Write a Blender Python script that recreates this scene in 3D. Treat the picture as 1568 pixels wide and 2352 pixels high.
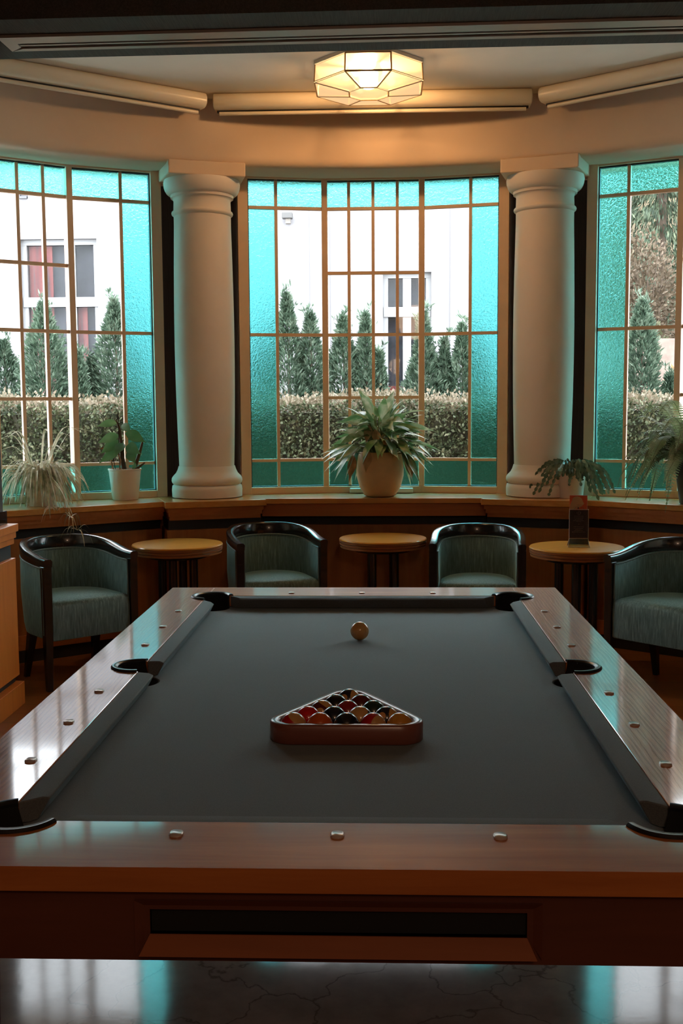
import bpy, bmesh, math, random
import numpy as np
from mathutils import Vector, Matrix
S = bpy.context.scene
for o in list(bpy.data.objects): bpy.data.objects.remove(o)
COL = S.collection
R_ = math.radians
PI = math.pi

# ---------------------------------------------------------------- camera, world, lights, exposure
CZ = 1.477
cam_d = bpy.data.cameras.new('camera'); cam = bpy.data.objects.new('camera', cam_d); COL.objects.link(cam)
cr, cu, cd = ((0.9993237, 0.0362183, -0.0063567), (0.0028228, 0.0968012, 0.9952997), (-0.0366634, 0.9946445, -0.0966335))
cam.matrix_world = Matrix(((cr[0], cu[0], -cd[0], 0), (cr[1], cu[1], -cd[1], 0), (cr[2], cu[2], -cd[2], CZ), (0, 0, 0, 1)))
cam_d.sensor_fit = 'VERTICAL'; cam_d.sensor_height = 36.0
cam_d.lens = 36.0 * 2500.0 / 2352.0
cam_d.clip_start = 0.02; cam_d.clip_end = 300
S.camera = cam
S.view_settings.view_transform = 'Standard'; S.view_settings.look = 'None'
S.view_settings.gamma = 1; S.view_settings.use_curve_mapping = False
S.view_settings.exposure = 0.56
WORLD_STRENGTH = 7.6
w = bpy.data.worlds.new('overcast_sky'); S.world = w; w.use_nodes = True
bg = w.node_tree.nodes['Background']; bg.inputs[0].default_value = (0.90, 0.95, 1.0, 1); bg.inputs[1].default_value = WORLD_STRENGTH
S.cycles.max_bounces = 10; S.cycles.diffuse_bounces = 4; S.cycles.glossy_bounces = 4
S.cycles.transmission_bounces = 8; S.cycles.transparent_max_bounces = 12
S.cycles.use_denoising = True; S.cycles.sample_clamp_indirect = 6.0
S.cycles.caustics_reflective = False

def lamp(name, kind, loc, energy, color, size=0.2, rot=(0, 0, 0), size_y=None):
    d = bpy.data.lights.new(name, kind); d.energy = energy; d.color = color
    if kind == 'AREA':
        d.size = size
        if size_y: d.shape = 'RECTANGLE'; d.size_y = size_y
    else: d.shadow_soft_size = size
    o = bpy.data.objects.new(name, d); COL.objects.link(o); o.location = loc; o.rotation_euler = rot
    return o
WARM = (1.0, 0.66, 0.38)
lamp('room_light', 'POINT', (0.5, -1.6, 2.7), 31, (1.0, 0.64, 0.42), 0.25)  # unseen warm fill added behind the camera, no fixture there
lamp('lamp_bulb_light', 'POINT', (-0.063, 6.2, 3.275), 230, WARM, 0.05)

# ---------------------------------------------------------------- helpers
rng = np.random.default_rng(11)
def tag(o, label=None, cat=None, group=None, kind=None):
    if label: o['label'] = label
    if cat: o['category'] = cat
    if group: o['group'] = group
    if kind: o['kind'] = kind
    return o
def empty(name, loc=(0, 0, 0), rz=0.0):
    o = bpy.data.objects.new(name, None); COL.objects.link(o); o.location = loc; o.rotation_euler = (0, 0, rz)
    o.empty_display_size = 0.1
    return o
def kids(o): return [c for c in list(COL.objects) if c.parent == o]
def copy_tree(o, parent=None):
    c = o.copy(); COL.objects.link(c); c.parent = parent
    for ch in kids(o): copy_tree(ch, c)
    return c

class MB:
    def __init__(s): s.v = []; s.f = []; s.m = []; s.mi = 0
    def add(s, vs, fs):
        b = len(s.v); s.v.extend([tuple(map(float, x)) for x in vs]); s.f.extend([tuple(i + b for i in f) for f in fs]); s.m.extend([s.mi] * len(fs))
        return s
    def box(s, c, size, rz=0.0):
        hx, hy, hz = size[0] / 2, size[1] / 2, size[2] / 2
        ca, sa = math.cos(rz), math.sin(rz); vs = []
        for z in (-hz, hz):
            for x, y in ((-hx, -hy), (hx, -hy), (hx, hy), (-hx, hy)):
                vs.append((c[0] + x * ca - y * sa, c[1] + x * sa + y * ca, c[2] + z))
        return s.add(vs, [(3, 2, 1, 0), (4, 5, 6, 7), (0, 1, 5, 4), (1, 2, 6, 5), (2, 3, 7, 6), (3, 0, 4, 7)])
    def span(s, x0, x1, y0, y1, z0, z1):
        return s.box(((x0 + x1) / 2, (y0 + y1) / 2, (z0 + z1) / 2), (abs(x1 - x0), abs(y1 - y0), abs(z1 - z0)))
    def prism(s, poly, z0, z1):
        n = len(poly); a = sum(poly[i][0] * poly[(i + 1) % n][1] - poly[(i + 1) % n][0] * poly[i][1] for i in range(n))
        if a < 0: poly = poly[::-1]
        vs = [(x, y, z0) for x, y in poly] + [(x, y, z1) for x, y in poly]
        return s.add(vs, [tuple(range(n))[::-1], tuple(range(n, 2 * n))] + [(i, (i + 1) % n, n + (i + 1) % n, n + i) for i in range(n)])
    def lathe(s, prof, c=(0, 0, 0), n=48, cap=True):
        vs = []; fs = []; k = len(prof)
        for j in range(n):
            a = 2 * PI * j / n
            for r, z in prof: vs.append((c[0] + r * math.cos(a), c[1] + r * math.sin(a), c[2] + z))
        for j in range(n):
            j2 = (j + 1) % n
            for i in range(k - 1): fs.append((j * k + i, j2 * k + i, j2 * k + i + 1, j * k + i + 1))
        if cap:
            fs.append(tuple(j * k for j in range(n))[::-1]); fs.append(tuple(j * k + k - 1 for j in range(n)))
        return s.add(vs, fs)
    def loft(s, rings, cap=True, closed=False):
        n = len(rings[0]); vs = [p for r in rings for p in r]; fs = []; m = len(rings)
        for i in range(m if closed else m - 1):
            a, b = i * n, ((i + 1) % m) * n
            for j in range(n): fs.append((a + j, a + (j + 1) % n, b + (j + 1) % n, b + j))
        if cap and not closed:
            fs.append(tuple(range(n))[::-1]); fs.append(tuple(range((m - 1) * n, m * n)))
        return s.add(vs, fs)
    def tube(s, pts, rad, n=8, cap=True):
        pts = [Vector(p) for p in pts]; m = len(pts)
        rad = [rad] * m if isinstance(rad, (int, float)) else rad
        rings = []; up = None
        for i, p in enumerate(pts):
            t = (pts[min(i + 1, m - 1)] - pts[max(i - 1, 0)]).normalized()
            if up is None:
                up = Vector((0, 0, 1)) if abs(t.z) < .9 else Vector((1, 0, 0))
            a = t.cross(up).normalized(); b = a.cross(t).normalized(); up = b
            rings.append([p + (a * math.cos(2 * PI * k / n) + b * math.sin(2 * PI * k / n)) * rad[i] for k in range(n)])
        return s.loft(rings, cap)
    def blade(s, pts, widths, side, fold=0.25, up=Vector((0, 0, 1))):
        """a leaf: three vertices across, folded along its midrib"""
        side = Vector(side).normalized(); pts = [Vector(p) for p in pts]; m = len(pts); vs = []; fs = []
        for i, p in enumerate(pts):
            t = (pts[min(i + 1, m - 1)] - pts[max(i - 1, 0)]).normalized(); nrm = side.cross(t).normalized()
            if nrm.z < 0: nrm = -nrm
            wv = widths[i]
            vs += [p - side * wv + nrm * wv * fold, p, p + side * wv + nrm * wv * fold]
        for i in range(m - 1):
            a = i * 3; fs += [(a, a + 1, a + 4, a + 3), (a + 1, a + 2, a + 5, a + 4)]
        return s.add(vs, fs)
    def build(s, name, mats, parent=None, smooth=None, bevel=0.0, seg=2, fix=True):
        me = bpy.data.meshes.new(name); me.from_pydata(s.v, [], s.f)
        for m in (mats if isinstance(mats, (list, tuple)) else [mats]): me.materials.append(m)
        if len(set(s.m)) > 1: me.polygons.foreach_set('material_index', s.m)
        if fix:
            bm = bmesh.new(); bm.from_mesh(me); bmesh.ops.recalc_face_normals(bm, faces=bm.faces); bm.to_mesh(me); bm.free()
        if smooth is not None:
            me.shade_smooth() if hasattr(me, 'shade_smooth') else None
            me.polygons.foreach_set('use_smooth', [True] * len(me.polygons))
            if smooth < 180: me.set_sharp_from_angle(angle=R_(smooth))
        me.update()
        o = bpy.data.objects.new(name, me); COL.objects.link(o); o.parent = parent
        if bevel:
            b = o.modifiers.new('edge', 'BEVEL'); b.width = bevel; b.segments = seg; b.limit_method = 'ANGLE'; b.angle_limit = R_(40)
            if smooth is None:
                me.polygons.foreach_set('use_smooth', [True] * len(me.polygons)); b.harden_normals = True
        return o
def np_mesh(name, V, F, mat, parent=None):
    """fast mesh of quads from arrays"""
    me = bpy.data.meshes.new(name); n, k = F.shape
    me.vertices.add(len(V)); me.vertices.foreach_set('co', V.astype(np.float32).ravel())
    me.loops.add(n * k); me.loops.foreach_set('vertex_index', F.astype(np.int32).ravel())
    me.polygons.add(n); me.polygons.foreach_set('loop_start', np.arange(0, n * k, k, dtype=np.int32))
    me.update(calc_edges=True); me.materials.append(mat)
    o = bpy.data.objects.new(name, me); COL.objects.link(o); o.parent = parent
    return o
def cards(P, D, Nn, L, Wd):
    """pointed leaf quads at P along D with width dir Nn"""
    D = D / np.linalg.norm(D, axis=1, keepdims=True)
    Sd = np.cross(D, Nn); Sd /= (np.linalg.norm(Sd, axis=1, keepdims=True) + 1e-9)
    V = np.stack([P, P + D * L[:, None] * .5 + Sd * Wd[:, None], P + D * L[:, None], P + D * L[:, None] * .5 - Sd * Wd[:, None]], 1).reshape(-1, 3)
    return V, np.arange(len(V)).reshape(-1, 4)
def cut(o, cutters):
    for c in cutters:
        m = o.modifiers.new('cut', 'BOOLEAN'); m.object = c; m.operation = 'DIFFERENCE'; m.solver = 'EXACT'
    dg = bpy.context.evaluated_depsgraph_get(); dg.update()
    me = bpy.data.meshes.new_from_object(o.evaluated_get(dg)); me.name = o.name
    o.modifiers.clear(); o.data = me
    return o
def cyl_cutter(x, y, r, z0, z1, parent, n=40):
    mb = MB(); mb.lathe([(r, z0), (r, z1)], (x, y, 0), n); return mb.build('cutter', M_black, parent)
def drop(cs):
    for c in cs: bpy.data.objects.remove(c)

# ---------------------------------------------------------------- materials
def new_mat(name):
    m = bpy.data.materials.new(name); m.use_nodes = True
    nt = m.node_tree; return m, nt, nt.nodes['Principled BSDF']
def col4(c): return (c[0], c[1], c[2], 1)
def coords(nt, scale, rot=(0, 0, 0)):
    tc = nt.nodes.new('ShaderNodeTexCoord'); mp = nt.nodes.new('ShaderNodeMapping')
    mp.inputs['Scale'].default_value = scale; mp.inputs['Rotation'].default_value = rot
    nt.links.new(tc.outputs['Object'], mp.inputs['Vector']); return mp.outputs['Vector']
def noise(nt, vec, scale, detail=4, rough=.6, dist=0.0):
    n = nt.nodes.new('ShaderNodeTexNoise'); n.inputs['Scale'].default_value = scale; n.inputs['Detail'].default_value = detail
    n.inputs['Roughness'].default_value = rough; n.inputs['Distortion'].default_value = dist
    nt.links.new(vec, n.inputs['Vector']); return n.outputs['Fac']
def ramp(nt, fac, stops):
    r = nt.nodes.new('ShaderNodeValToRGB'); e = r.color_ramp.elements
    while len(e) < len(stops): e.new(0.5)
    for i, (p, c) in enumerate(stops): e[i].position = p; e[i].color = col4(c)
    nt.links.new(fac, r.inputs['Fac']); return r.outputs['Color']
def bump(nt, bs, fac, strength, dist=0.01):
    b = nt.nodes.new('ShaderNodeBump'); b.inputs['Strength'].default_value = strength; b.inputs['Distance'].default_value = dist
    nt.links.new(fac, b.inputs['Height']); nt.links.new(b.outputs['Normal'], bs.inputs['Normal'])
def plain(name, c, rough=.5, metal=0, spec=.5, coat=0, var=0.0, vscale=8, bstr=0, bscale=200):
    m, nt, b = new_mat(name); b.inputs['Base Color'].default_value = col4(c); b.inputs['Roughness'].default_value = rough
    b.inputs['Metallic'].default_value = metal; b.inputs['Specular IOR Level'].default_value = spec; b.inputs['Coat Weight'].default_value = coat
    if var:
        f = noise(nt, coords(nt, (1, 1, 1)), vscale, 5)
        nt.links.new(ramp(nt, f, [(.3, [x * (1 - var) for x in c]), (.7, [min(1, x * (1 + var)) for x in c])]), b.inputs['Base Color'])
    if bstr: bump(nt, b, noise(nt, coords(nt, (1, 1, 1)), bscale, 3), bstr, .002)
    return m
def wood(name, c1, c2, grain='X', rough=.35, bstr=.15, coat=0.0, scale=1.0, pores=False):
    m, nt, b = new_mat(name)
    lo, hi = 1.6 * scale, 26 * scale
    sc = {'X': (lo, hi, hi), 'Y': (hi, lo, hi), 'Z': (hi, hi, lo)}[grain]
    v = coords(nt, sc); f = noise(nt, v, 1.0, 6, .62, .6)
    nt.links.new(ramp(nt, f, [(.28, c1), (.72, c2)]), b.inputs['Base Color'])
    b.inputs['Roughness'].default_value = rough; b.inputs['Coat Weight'].default_value = coat; b.inputs['Coat Roughness'].default_value = .05
    if pores or coat > .3: b.inputs['Coat IOR'].default_value = 1.8; b.inputs['Coat Roughness'].default_value = .065; b.inputs['Specular IOR Level'].default_value = .12
    if pores:
        sc2 = {'X': (14, 420, 80), 'Y': (420, 14, 80), 'Z': (420, 80, 14)}[grain]
        f2 = noise(nt, coords(nt, sc2), 1.0, 3, .6, .4)
        sc3 = {'X': (1.1, 9, 4), 'Y': (9, 1.1, 4), 'Z': (9, 4, 1.1)}[grain]
        wv = nt.nodes.new('ShaderNodeTexWave'); wv.inputs['Scale'].default_value = 3.2; wv.inputs['Distortion'].default_value = 7; wv.inputs['Detail'].default_value = 3
        wv.inputs['Detail Scale'].default_value = 1.4
        nt.links.new(coords(nt, sc3), wv.inputs['Vector'])
        mx = nt.nodes.new('ShaderNodeMath'); mx.operation = 'MULTIPLY'; nt.links.new(f2, mx.inputs[0]); nt.links.new(wv.outputs['Fac'], mx.inputs[1])
        rp = ramp(nt, mx.outputs[0], [(.12, (0, 0, 0)), (.34, (1, 1, 1))])
        bump(nt, b, rp, bstr, .004)
    elif bstr: bump(nt, b, f, bstr, .003)
    return m
def foliage(name, c1, c2, c3, scale=30, rough=.55, trans=0.25):
    m, nt, b = new_mat(name); f = noise(nt, coords(nt, (1, 1, 1)), scale, 2, .5)
    c = ramp(nt, f, [(.32, c1), (.5, c2), (.7, c3)])
    nt.links.new(c, b.inputs['Base Color']); b.inputs['Roughness'].default_value = rough; b.inputs['Specular IOR Level'].default_value = .35
    t = nt.nodes.new('ShaderNodeBsdfTranslucent'); nt.links.new(c, t.inputs['Color'])
    mx = nt.nodes.new('ShaderNodeMixShader'); mx.inputs[0].default_value = trans
    out = nt.nodes['Material Output']
    nt.links.new(b.outputs[0], mx.inputs[1]); nt.links.new(t.outputs[0], mx.inputs[2]); nt.links.new(mx.outputs[0], out.inputs['Surface'])
    return m
def emit(name, c, s):
    m = bpy.data.materials.new(name); m.use_nodes = True; nt = m.node_tree; nt.nodes.remove(nt.nodes['Principled BSDF'])
    e = nt.nodes.new('ShaderNodeEmission'); e.inputs[0].default_value = col4(c); e.inputs[1].default_value = s
    nt.links.new(e.outputs[0], nt.nodes['Material Output'].inputs['Surface']); return m

M_black = plain('black_plastic', (.012, .012, .013), .3)
M_lacquer = plain('black_lacquered_wood', (.012, .011, .011), .22, coat=.4)
M_blacklines = plain('black_painted_band', (.012, .011, .010), .6)
M_plaster = plain('cream_plaster', (.75, .56, .41), .85, var=.03, vscale=3, bstr=.08, bscale=90)
M_column = plain('cream_column_plaster', (.82, .69, .58), .7, var=.03, vscale=4, bstr=.05, bscale=70)
M_ceiling = plain('cream_ceiling_plaster', (.76, .68, .56), .9, var=.02)
M_frame = plain('beige_window_paint', (.78, .54, .37), .45, var=.05, vscale=6)
M_gasket = plain('dark_glazing_seal', (.02, .035, .035), .5)
M_cassette = plain('cream_blind_casing', (.78, .66, .50), .3)
M_sill = wood('sill_oak', (.46, .185, .045), (.60, .275, .08), 'X', .3, .03, .55)
M_fascia = wood('red_oak_fascia', (.42, .115, .026), (.53, .165, .04), 'X', .4, .05)
M_panel = wood('red_oak_panel', (.30, .09, .022), (.40, .14, .035), 'Z', .42, .05)
M_sidepanel = wood('orange_oak_panel', (.50, .125, .014), (.64, .19, .028), 'Z', .4, .05)
M_table_top = wood('round_table_oak', (.56, .22, .030), (.64, .28, .045), 'X', .3, .01, .35)
M_table_edge = wood('round_table_edge_oak', (.30, .10, .028), (.38, .14, .04), 'X', .35, .02)
M_rail_y = wood('table_rail_oak_long', (.36, .105, .020), (.52, .175, .040), 'Y', .45, .45, .65, 1, True)
M_rail_x = wood('table_rail_oak_cross', (.36, .105, .020), (.52, .175, .040), 'X', .45, .15, .4, 1)
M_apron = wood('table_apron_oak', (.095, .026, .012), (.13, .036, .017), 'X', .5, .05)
M_apron_red = wood('slot_frame_oak', (.22, .062, .02), (.29, .085, .028), 'X', .4, .05)
M_rack = wood('rack_red_wood', (.17, .05, .035), (.25, .085, .055), 'X', .3, .03, .2)
M_sight = plain('pearl_inlay', (.62, .52, .46), .25, .3)
M_slot = plain('dark_tray_lining', (.006, .006, .006), .9)  # black of the pocket liners; in the ball slot it paints the shade
M_potw = plain('white_ceramic_pot', (.74, .64, .54), .35)
M_pott = plain('tan_clay_pot', (.70, .50, .29), .6, var=.08, vscale=9)
M_potd = plain('dark_plastic_pot', (.03, .03, .035), .5)
M_soil = plain('dark_potting_soil', (.035, .022, .014), .95, bstr=.6, bscale=60)
M_brass = plain('brass_frame', (.42, .25, .10), .3, .9)
M_alu = plain('pale_metal_vent', (.52, .43, .37), .4, .3, var=.05, vscale=5)
M_white = plain('white_paint', (.82, .82, .84), .5)

def mk_cloth():
    m, nt, b = new_mat('charcoal_baize'); f = noise(nt, coords(nt, (1, 1, 1)), 420, 3, .7)
    g = noise(nt, coords(nt, (1, 1, 1)), 3, 4, .6)
    a = nt.nodes.new('ShaderNodeMix'); a.data_type = 'RGBA'; a.blend_type = 'MULTIPLY'; a.inputs[0].default_value = .5
    nt.links.new(ramp(nt, f, [(.3, (.10, .105, .104)), (.7, (.152, .156, .154))]), a.inputs[6])
    nt.links.new(ramp(nt, g, [(.3, (.85, .85, .85)), (.7, (1, 1, 1))]), a.inputs[7])
    nt.links.new(a.outputs[2], b.inputs['Base Color'])
    b.inputs['Roughness'].default_value = .9; b.inputs['Specular IOR Level'].default_value = .2
    b.inputs['Sheen Weight'].default_value = .38; b.inputs['Sheen Roughness'].default_value = .45
    b.inputs['Sheen Tint'].default_value = (.6, .75, .8, 1)
    bump(nt, b, f, .25, .001); return m
M_cloth = mk_cloth()
def mk_velvet():
    m, nt, b = new_mat('grey_teal_velvet')
    f = noise(nt, coords(nt, (150, 150, 12)), 1, 4, .65); g = noise(nt, coords(nt, (5, 5, 3)), 1, 3)
    c = ramp(nt, f, [(.3, (.07, .125, .12)), (.55, (.145, .235, .225)), (.75, (.28, .41, .39))])
    nt.links.new(c, b.inputs['Base Color']); b.inputs['Roughness'].default_value = .7
    b.inputs['Sheen Weight'].default_value = .6; b.inputs['Sheen Roughness'].default_value = .35; b.inputs['Sheen Tint'].default_value = (.6, .95, .95, 1)
    bump(nt, b, f, .2, .002); return m
M_velvet = mk_velvet()
M_piping = plain('grey_piping_cord', (.16, .22, .21), .6)
def mk_wallpaper(name, c1, c2, sc=(150, 150, 5), rough=.75):
    m, nt, b = new_mat(name); f = noise(nt, coords(nt, sc), 1, 5, .7)
    nt.links.new(ramp(nt, f, [(.3, c1), (.7, c2)]), b.inputs['Base Color']); b.inputs['Roughness'].default_value = rough
    bump(nt, b, f, .2, .002); return m
M_wallpaper = mk_wallpaper('dark_grain_wallpaper', (.028, .020, .015), (.055, .040, .030))
M_beam = mk_wallpaper('charcoal_grain_beam', (.042, .037, .031), (.10, .09, .076), (160, 6, 160))
M_room = plain('dark_room_wall', (.22, .15, .10), .8)
def mk_stone():
    m, nt, b = new_mat('polished_brown_stone'); v = coords(nt, (1, 1, 1)); f = noise(nt, v, 5, 8, .65)
    vo = nt.nodes.new('ShaderNodeTexVoronoi'); vo.feature = 'DISTANCE_TO_EDGE'; vo.inputs['Scale'].default_value = 4
    nz = nt.nodes.new('ShaderNodeTexNoise'); nz.inputs['Scale'].default_value = 3; nz.inputs['Detail'].default_value = 6; nt.links.new(v, nz.inputs['Vector'])
    mxv = nt.nodes.new('ShaderNodeMix'); mxv.data_type = 'RGBA'; mxv.inputs[0].default_value = .35; nt.links.new(v, mxv.inputs[6]); nt.links.new(nz.outputs['Color'], mxv.inputs[7])
    nt.links.new(mxv.outputs[2], vo.inputs['Vector'])
    cr_ = ramp(nt, vo.outputs['Distance'], [(0, (.35, .35, .35)), (.012, (1, 1, 1))])
    a = nt.nodes.new('ShaderNodeMix'); a.data_type = 'RGBA'; a.blend_type = 'MULTIPLY'; a.inputs[0].default_value = .8
    nt.links.new(ramp(nt, f, [(.3, (.17, .115, .09)), (.7, (.28, .20, .16))]), a.inputs[6]); nt.links.new(cr_, a.inputs[7])
    nt.links.new(a.outputs[2], b.inputs['Base Color']); b.inputs['Roughness'].default_value = .085; b.inputs['Specular IOR Level'].default_value = .16
    bump(nt, b, f, .05, .004); return m
M_stone = mk_stone()
def mk_parquet():
    m, nt, b = new_mat('red_brown_parquet'); br = nt.nodes.new('ShaderNodeTexBrick')
    br.inputs['Color1'].default_value = (.20, .062, .018, 1); br.inputs['Color2'].default_value = (.27, .09, .025, 1); br.inputs['Mortar'].default_value = (.05, .018, .008, 1)
    br.inputs['Scale'].default_value = 1; br.inputs['Mortar Size'].default_value = .0025; br.inputs['Brick Width'].default_value = 1.4; br.inputs['Row Height'].default_value = .16
    nt.links.new(coords(nt, (1, 1, 1)), br.inputs['Vector'])
    nt.links.new(br.outputs['Color'], b.inputs['Base Color']); b.inputs['Roughness'].default_value = .3
    return m
M_parquet = mk_parquet()
def mk_clear():
    m = bpy.data.materials.new('clear_window_glass'); m.use_nodes = True; nt = m.node_tree; nt.nodes.remove(nt.nodes['Principled BSDF'])
    t = nt.nodes.new('ShaderNodeBsdfTransparent'); t.inputs[0].default_value = (.97, .98, .98, 1)
    g = nt.nodes.new('ShaderNodeBsdfGlossy'); g.inputs['Roughness'].default_value = .02
    fr = nt.nodes.new('ShaderNodeFresnel'); fr.inputs[0].default_value = 1.25
    mx = nt.nodes.new('ShaderNodeMixShader'); nt.links.new(fr.outputs[0], mx.inputs[0]); nt.links.new(t.outputs[0], mx.inputs[1]); nt.links.new(g.outputs[0], mx.inputs[2])
    nt.links.new(mx.outputs[0], nt.nodes['Material Output'].inputs['Surface']); return m
M_clear = mk_clear()
def mk_teal():
    m = bpy.data.materials.new('rippled_teal_glass'); m.use_nodes = True; nt = m.node_tree; nt.nodes.remove(nt.nodes['Principled BSDF'])
    r = nt.nodes.new('ShaderNodeBsdfRefraction'); r.inputs['Color'].default_value = (.44, .94, .95, 1); r.inputs['Roughness'].default_value = .18; r.inputs['IOR'].default_value = 1.3
    tr = nt.nodes.new('ShaderNodeBsdfTransparent'); tr.inputs[0].default_value = (.36, .90, .91, 1)
    g = nt.nodes.new('ShaderNodeBsdfGlossy'); g.inputs['Roughness'].default_value = .08
    f = noise(nt, coords(nt, (1, 1, 1)), 70, 2, .5, .8)
    b = nt.nodes.new('ShaderNodeBump'); b.inputs['Strength'].default_value = .9; b.inputs['Distance'].default_value = .006
    nt.links.new(f, b.inputs['Height']); nt.links.new(b.outputs[0], r.inputs['Normal']); nt.links.new(b.outputs[0], g.inputs['Normal'])
    m1 = nt.nodes.new('ShaderNodeMixShader'); m1.inputs[0].default_value = .25; nt.links.new(r.outputs[0], m1.inputs[1]); nt.links.new(tr.outputs[0], m1.inputs[2])
    m2 = nt.nodes.new('ShaderNodeMixShader'); m2.inputs[0].default_value = .05; nt.links.new(m1.outputs[0], m2.inputs[1]); nt.links.new(g.outputs[0], m2.inputs[2])
    nt.links.new(m2.outputs[0], nt.nodes['Material Output'].inputs['Surface']); return m
M_teal = mk_teal()

# ---------------------------------------------------------------- the room: bay geometry
BC = Vector((-0.05, 3.75))           # centre of the round bay
STEP = R_(36.8)                      # one window to the next
def pol(r, th): return (BC.x + r * math.sin(th), BC.y + r * math.cos(th))
def bay(x, y, th):                   # local frame of a window (x along it, y outward) to the room
    c, s = math.cos(th), math.sin(th)
    return (BC.x + x * c + y * s, BC.y - x * s + y * c)
Z_SILL, Z_LINTEL, Z_CEIL = .90, 2.955, 3.34
def structure(o): o['kind'] = 'structure'; return o

mb = MB(); mb.span(-4.5, 4.5, -4.2, 4.2, -.1, 0); structure(mb.build('floor', M_stone))
mb = MB(); mb.span(-4.5, 4.5, 4.2, 8.2, -.1, 0); structure(mb.build('floor_bay', M_parquet))
mb = MB(); mb.span(-4.5, 4.5, -4.2, 8.2, Z_CEIL, Z_CEIL + .2); structure(mb.build('ceiling', M_ceiling))
# curved frieze over the windows with a rounded lower lip
prof = [(3.2, Z_CEIL - .001), (3.2, 3.01)] + [(3.25 - .05 * math.cos(a), 3.005 - .05 * math.sin(a)) for a in (0.3, .7, 1.1, PI / 2)] + [(3.72, Z_LINTEL), (3.72, Z_CEIL - .001)]
mb = MB(); rings = []
for i in range(73):
    th = R_(-63 + 126 * i / 72); rings.append([pol(r, th) + (z,) for r, z in prof])
mb.loft(rings); structure(mb.build('wall_back', M_plaster, smooth=35))
# piers behind the columns
PIER = R_(4.35)
for nm, th0, dth in (('left', -STEP / 2, PIER), ('right', STEP / 2, PIER), ('far_left', -1.62 * STEP, R_(9)), ('far_right', 1.62 * STEP, R_(9))):
    mb = MB(); ths = [th0 + dth * (k / 4 - 1) for k in range(9)]
    mb.prism([pol(3.60, t) for t in ths] + [pol(3.71, t) for t in reversed(ths)], Z_SILL, Z_LINTEL)
    structure(mb.build('wall_pier_' + nm, M_wallpaper))
# wainscot below the windows, one straight run per window / per column ledge
def bay_box(mb, th, x0, x1, y0, y1, z0, z1):
    mb.prism([bay(x0, y0, th), bay(x1, y0, th), bay(x1, y1, th), bay(x0, y1, th)], z0, z1)
def bay_poly(mb, th, pts, z0, z1): mb.prism([bay(x, y, th) for x, y in pts], z0, z1)
for k, (nm, th) in enumerate((('center', 0), ('left', -STEP), ('right', STEP))):
    mb = MB(); bay_poly(mb, th, [(-.715, 3.16), (.715, 3.16), (.80, 3.45), (.80, 3.6), (-.80, 3.6), (-.80, 3.45)], .16, .725)
    wp = structure(mb.build('wall_wainscot_' + nm, M_panel))
    mb = MB(); bay_box(mb, th, -.72, .72, 3.19, 3.45, .725, .79); mb.build('black_band', M_blacklines, wp)
    mb = MB(); bay_box(mb, th, -.72, .72, 3.15, 3.3, .0, .075); mb.build('skirting', M_blacklines, wp)
    mb = MB(); bay_box(mb, th, -.715, .715, 3.14, 3.3, .075, .16); mb.build('base_board', M_fascia, wp)
    mb = MB(); bay_poly(mb, th, [(-.705, 3.105), (.705, 3.105), (.75, 3.3), (-.75, 3.3)], .785, .862)
    if nm != 'center':
        mb = MB(); 
        bay_poly(mb, th, [(-.705, 3.095), (.705, 3.095), (.75, 3.3), (-.75, 3.3)], .835, .865)
        bay_poly(mb, th, [(-.705, 3.11), (.705, 3.11), (.75, 3.3), (-.75, 3.3)], .81, .835)
        bay_poly(mb, th, [(-.705, 3.125), (.705, 3.125), (.75, 3.3), (-.75, 3.3)], .785, .81)
    mb.build('fascia', M_fascia, wp)
    mb = MB(); bay_poly(mb, th, [(-.715, 3.08), (.715, 3.08), (.84, 3.46), (.84, 3.7), (-.84, 3.7), (-.84, 3.46)], .865, Z_SILL)
    structure(mb.build('trim_sill_' + nm, M_sill, bevel=.004))
mb = MB(); ths = [R_(-63 + 126 * k / 40) for k in range(41)]
mb.prism([pol(3.40, t) for t in ths] + [pol(3.71, t) for t in reversed(ths)], 0, .855); structure(mb.build('wall_below_sill', M_panel))
for nm, th in (('left', -STEP / 2), ('right', STEP / 2), ('far_left', -1.5 * STEP), ('far_right', 1.5 * STEP)):
    mb = MB(); bay_box(mb, th, -.30, .30, 3.10, 3.6, .16, .725); wp = structure(mb.build('wall_ledge_' + nm, M_panel))
    mb = MB(); bay_box(mb, th, -.29, .29, 3.125, 3.5, .725, .785); mb.build('black_band', M_blacklines, wp)
    mb = MB(); bay_box(mb, th, -.295, .295, 3.09, 3.5, 0, .075); mb.build('skirting', M_blacklines, wp)
    mb = MB(); bay_box(mb, th, -.295, .295, 3.08, 3.5, .075, .16); mb.build('base_board', M_fascia, wp)
    mb = MB(); 
    bay_box(mb, th, -.300, .300, 3.075, 3.5, .835, .862); bay_box(mb, th, -.292, .292, 3.088, 3.5, .81, .835); bay_box(mb, th, -.284, .284, 3.10, 3.5, .785, .81)
    mb.build('fascia', M_fascia, wp)
    mb = MB(); bay_box(mb, th, -.315, .315, 3.055, 3.7, .862, Z_SILL + .002); structure(mb.build('trim_ledge_' + nm, M_sill, bevel=.004))
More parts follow.
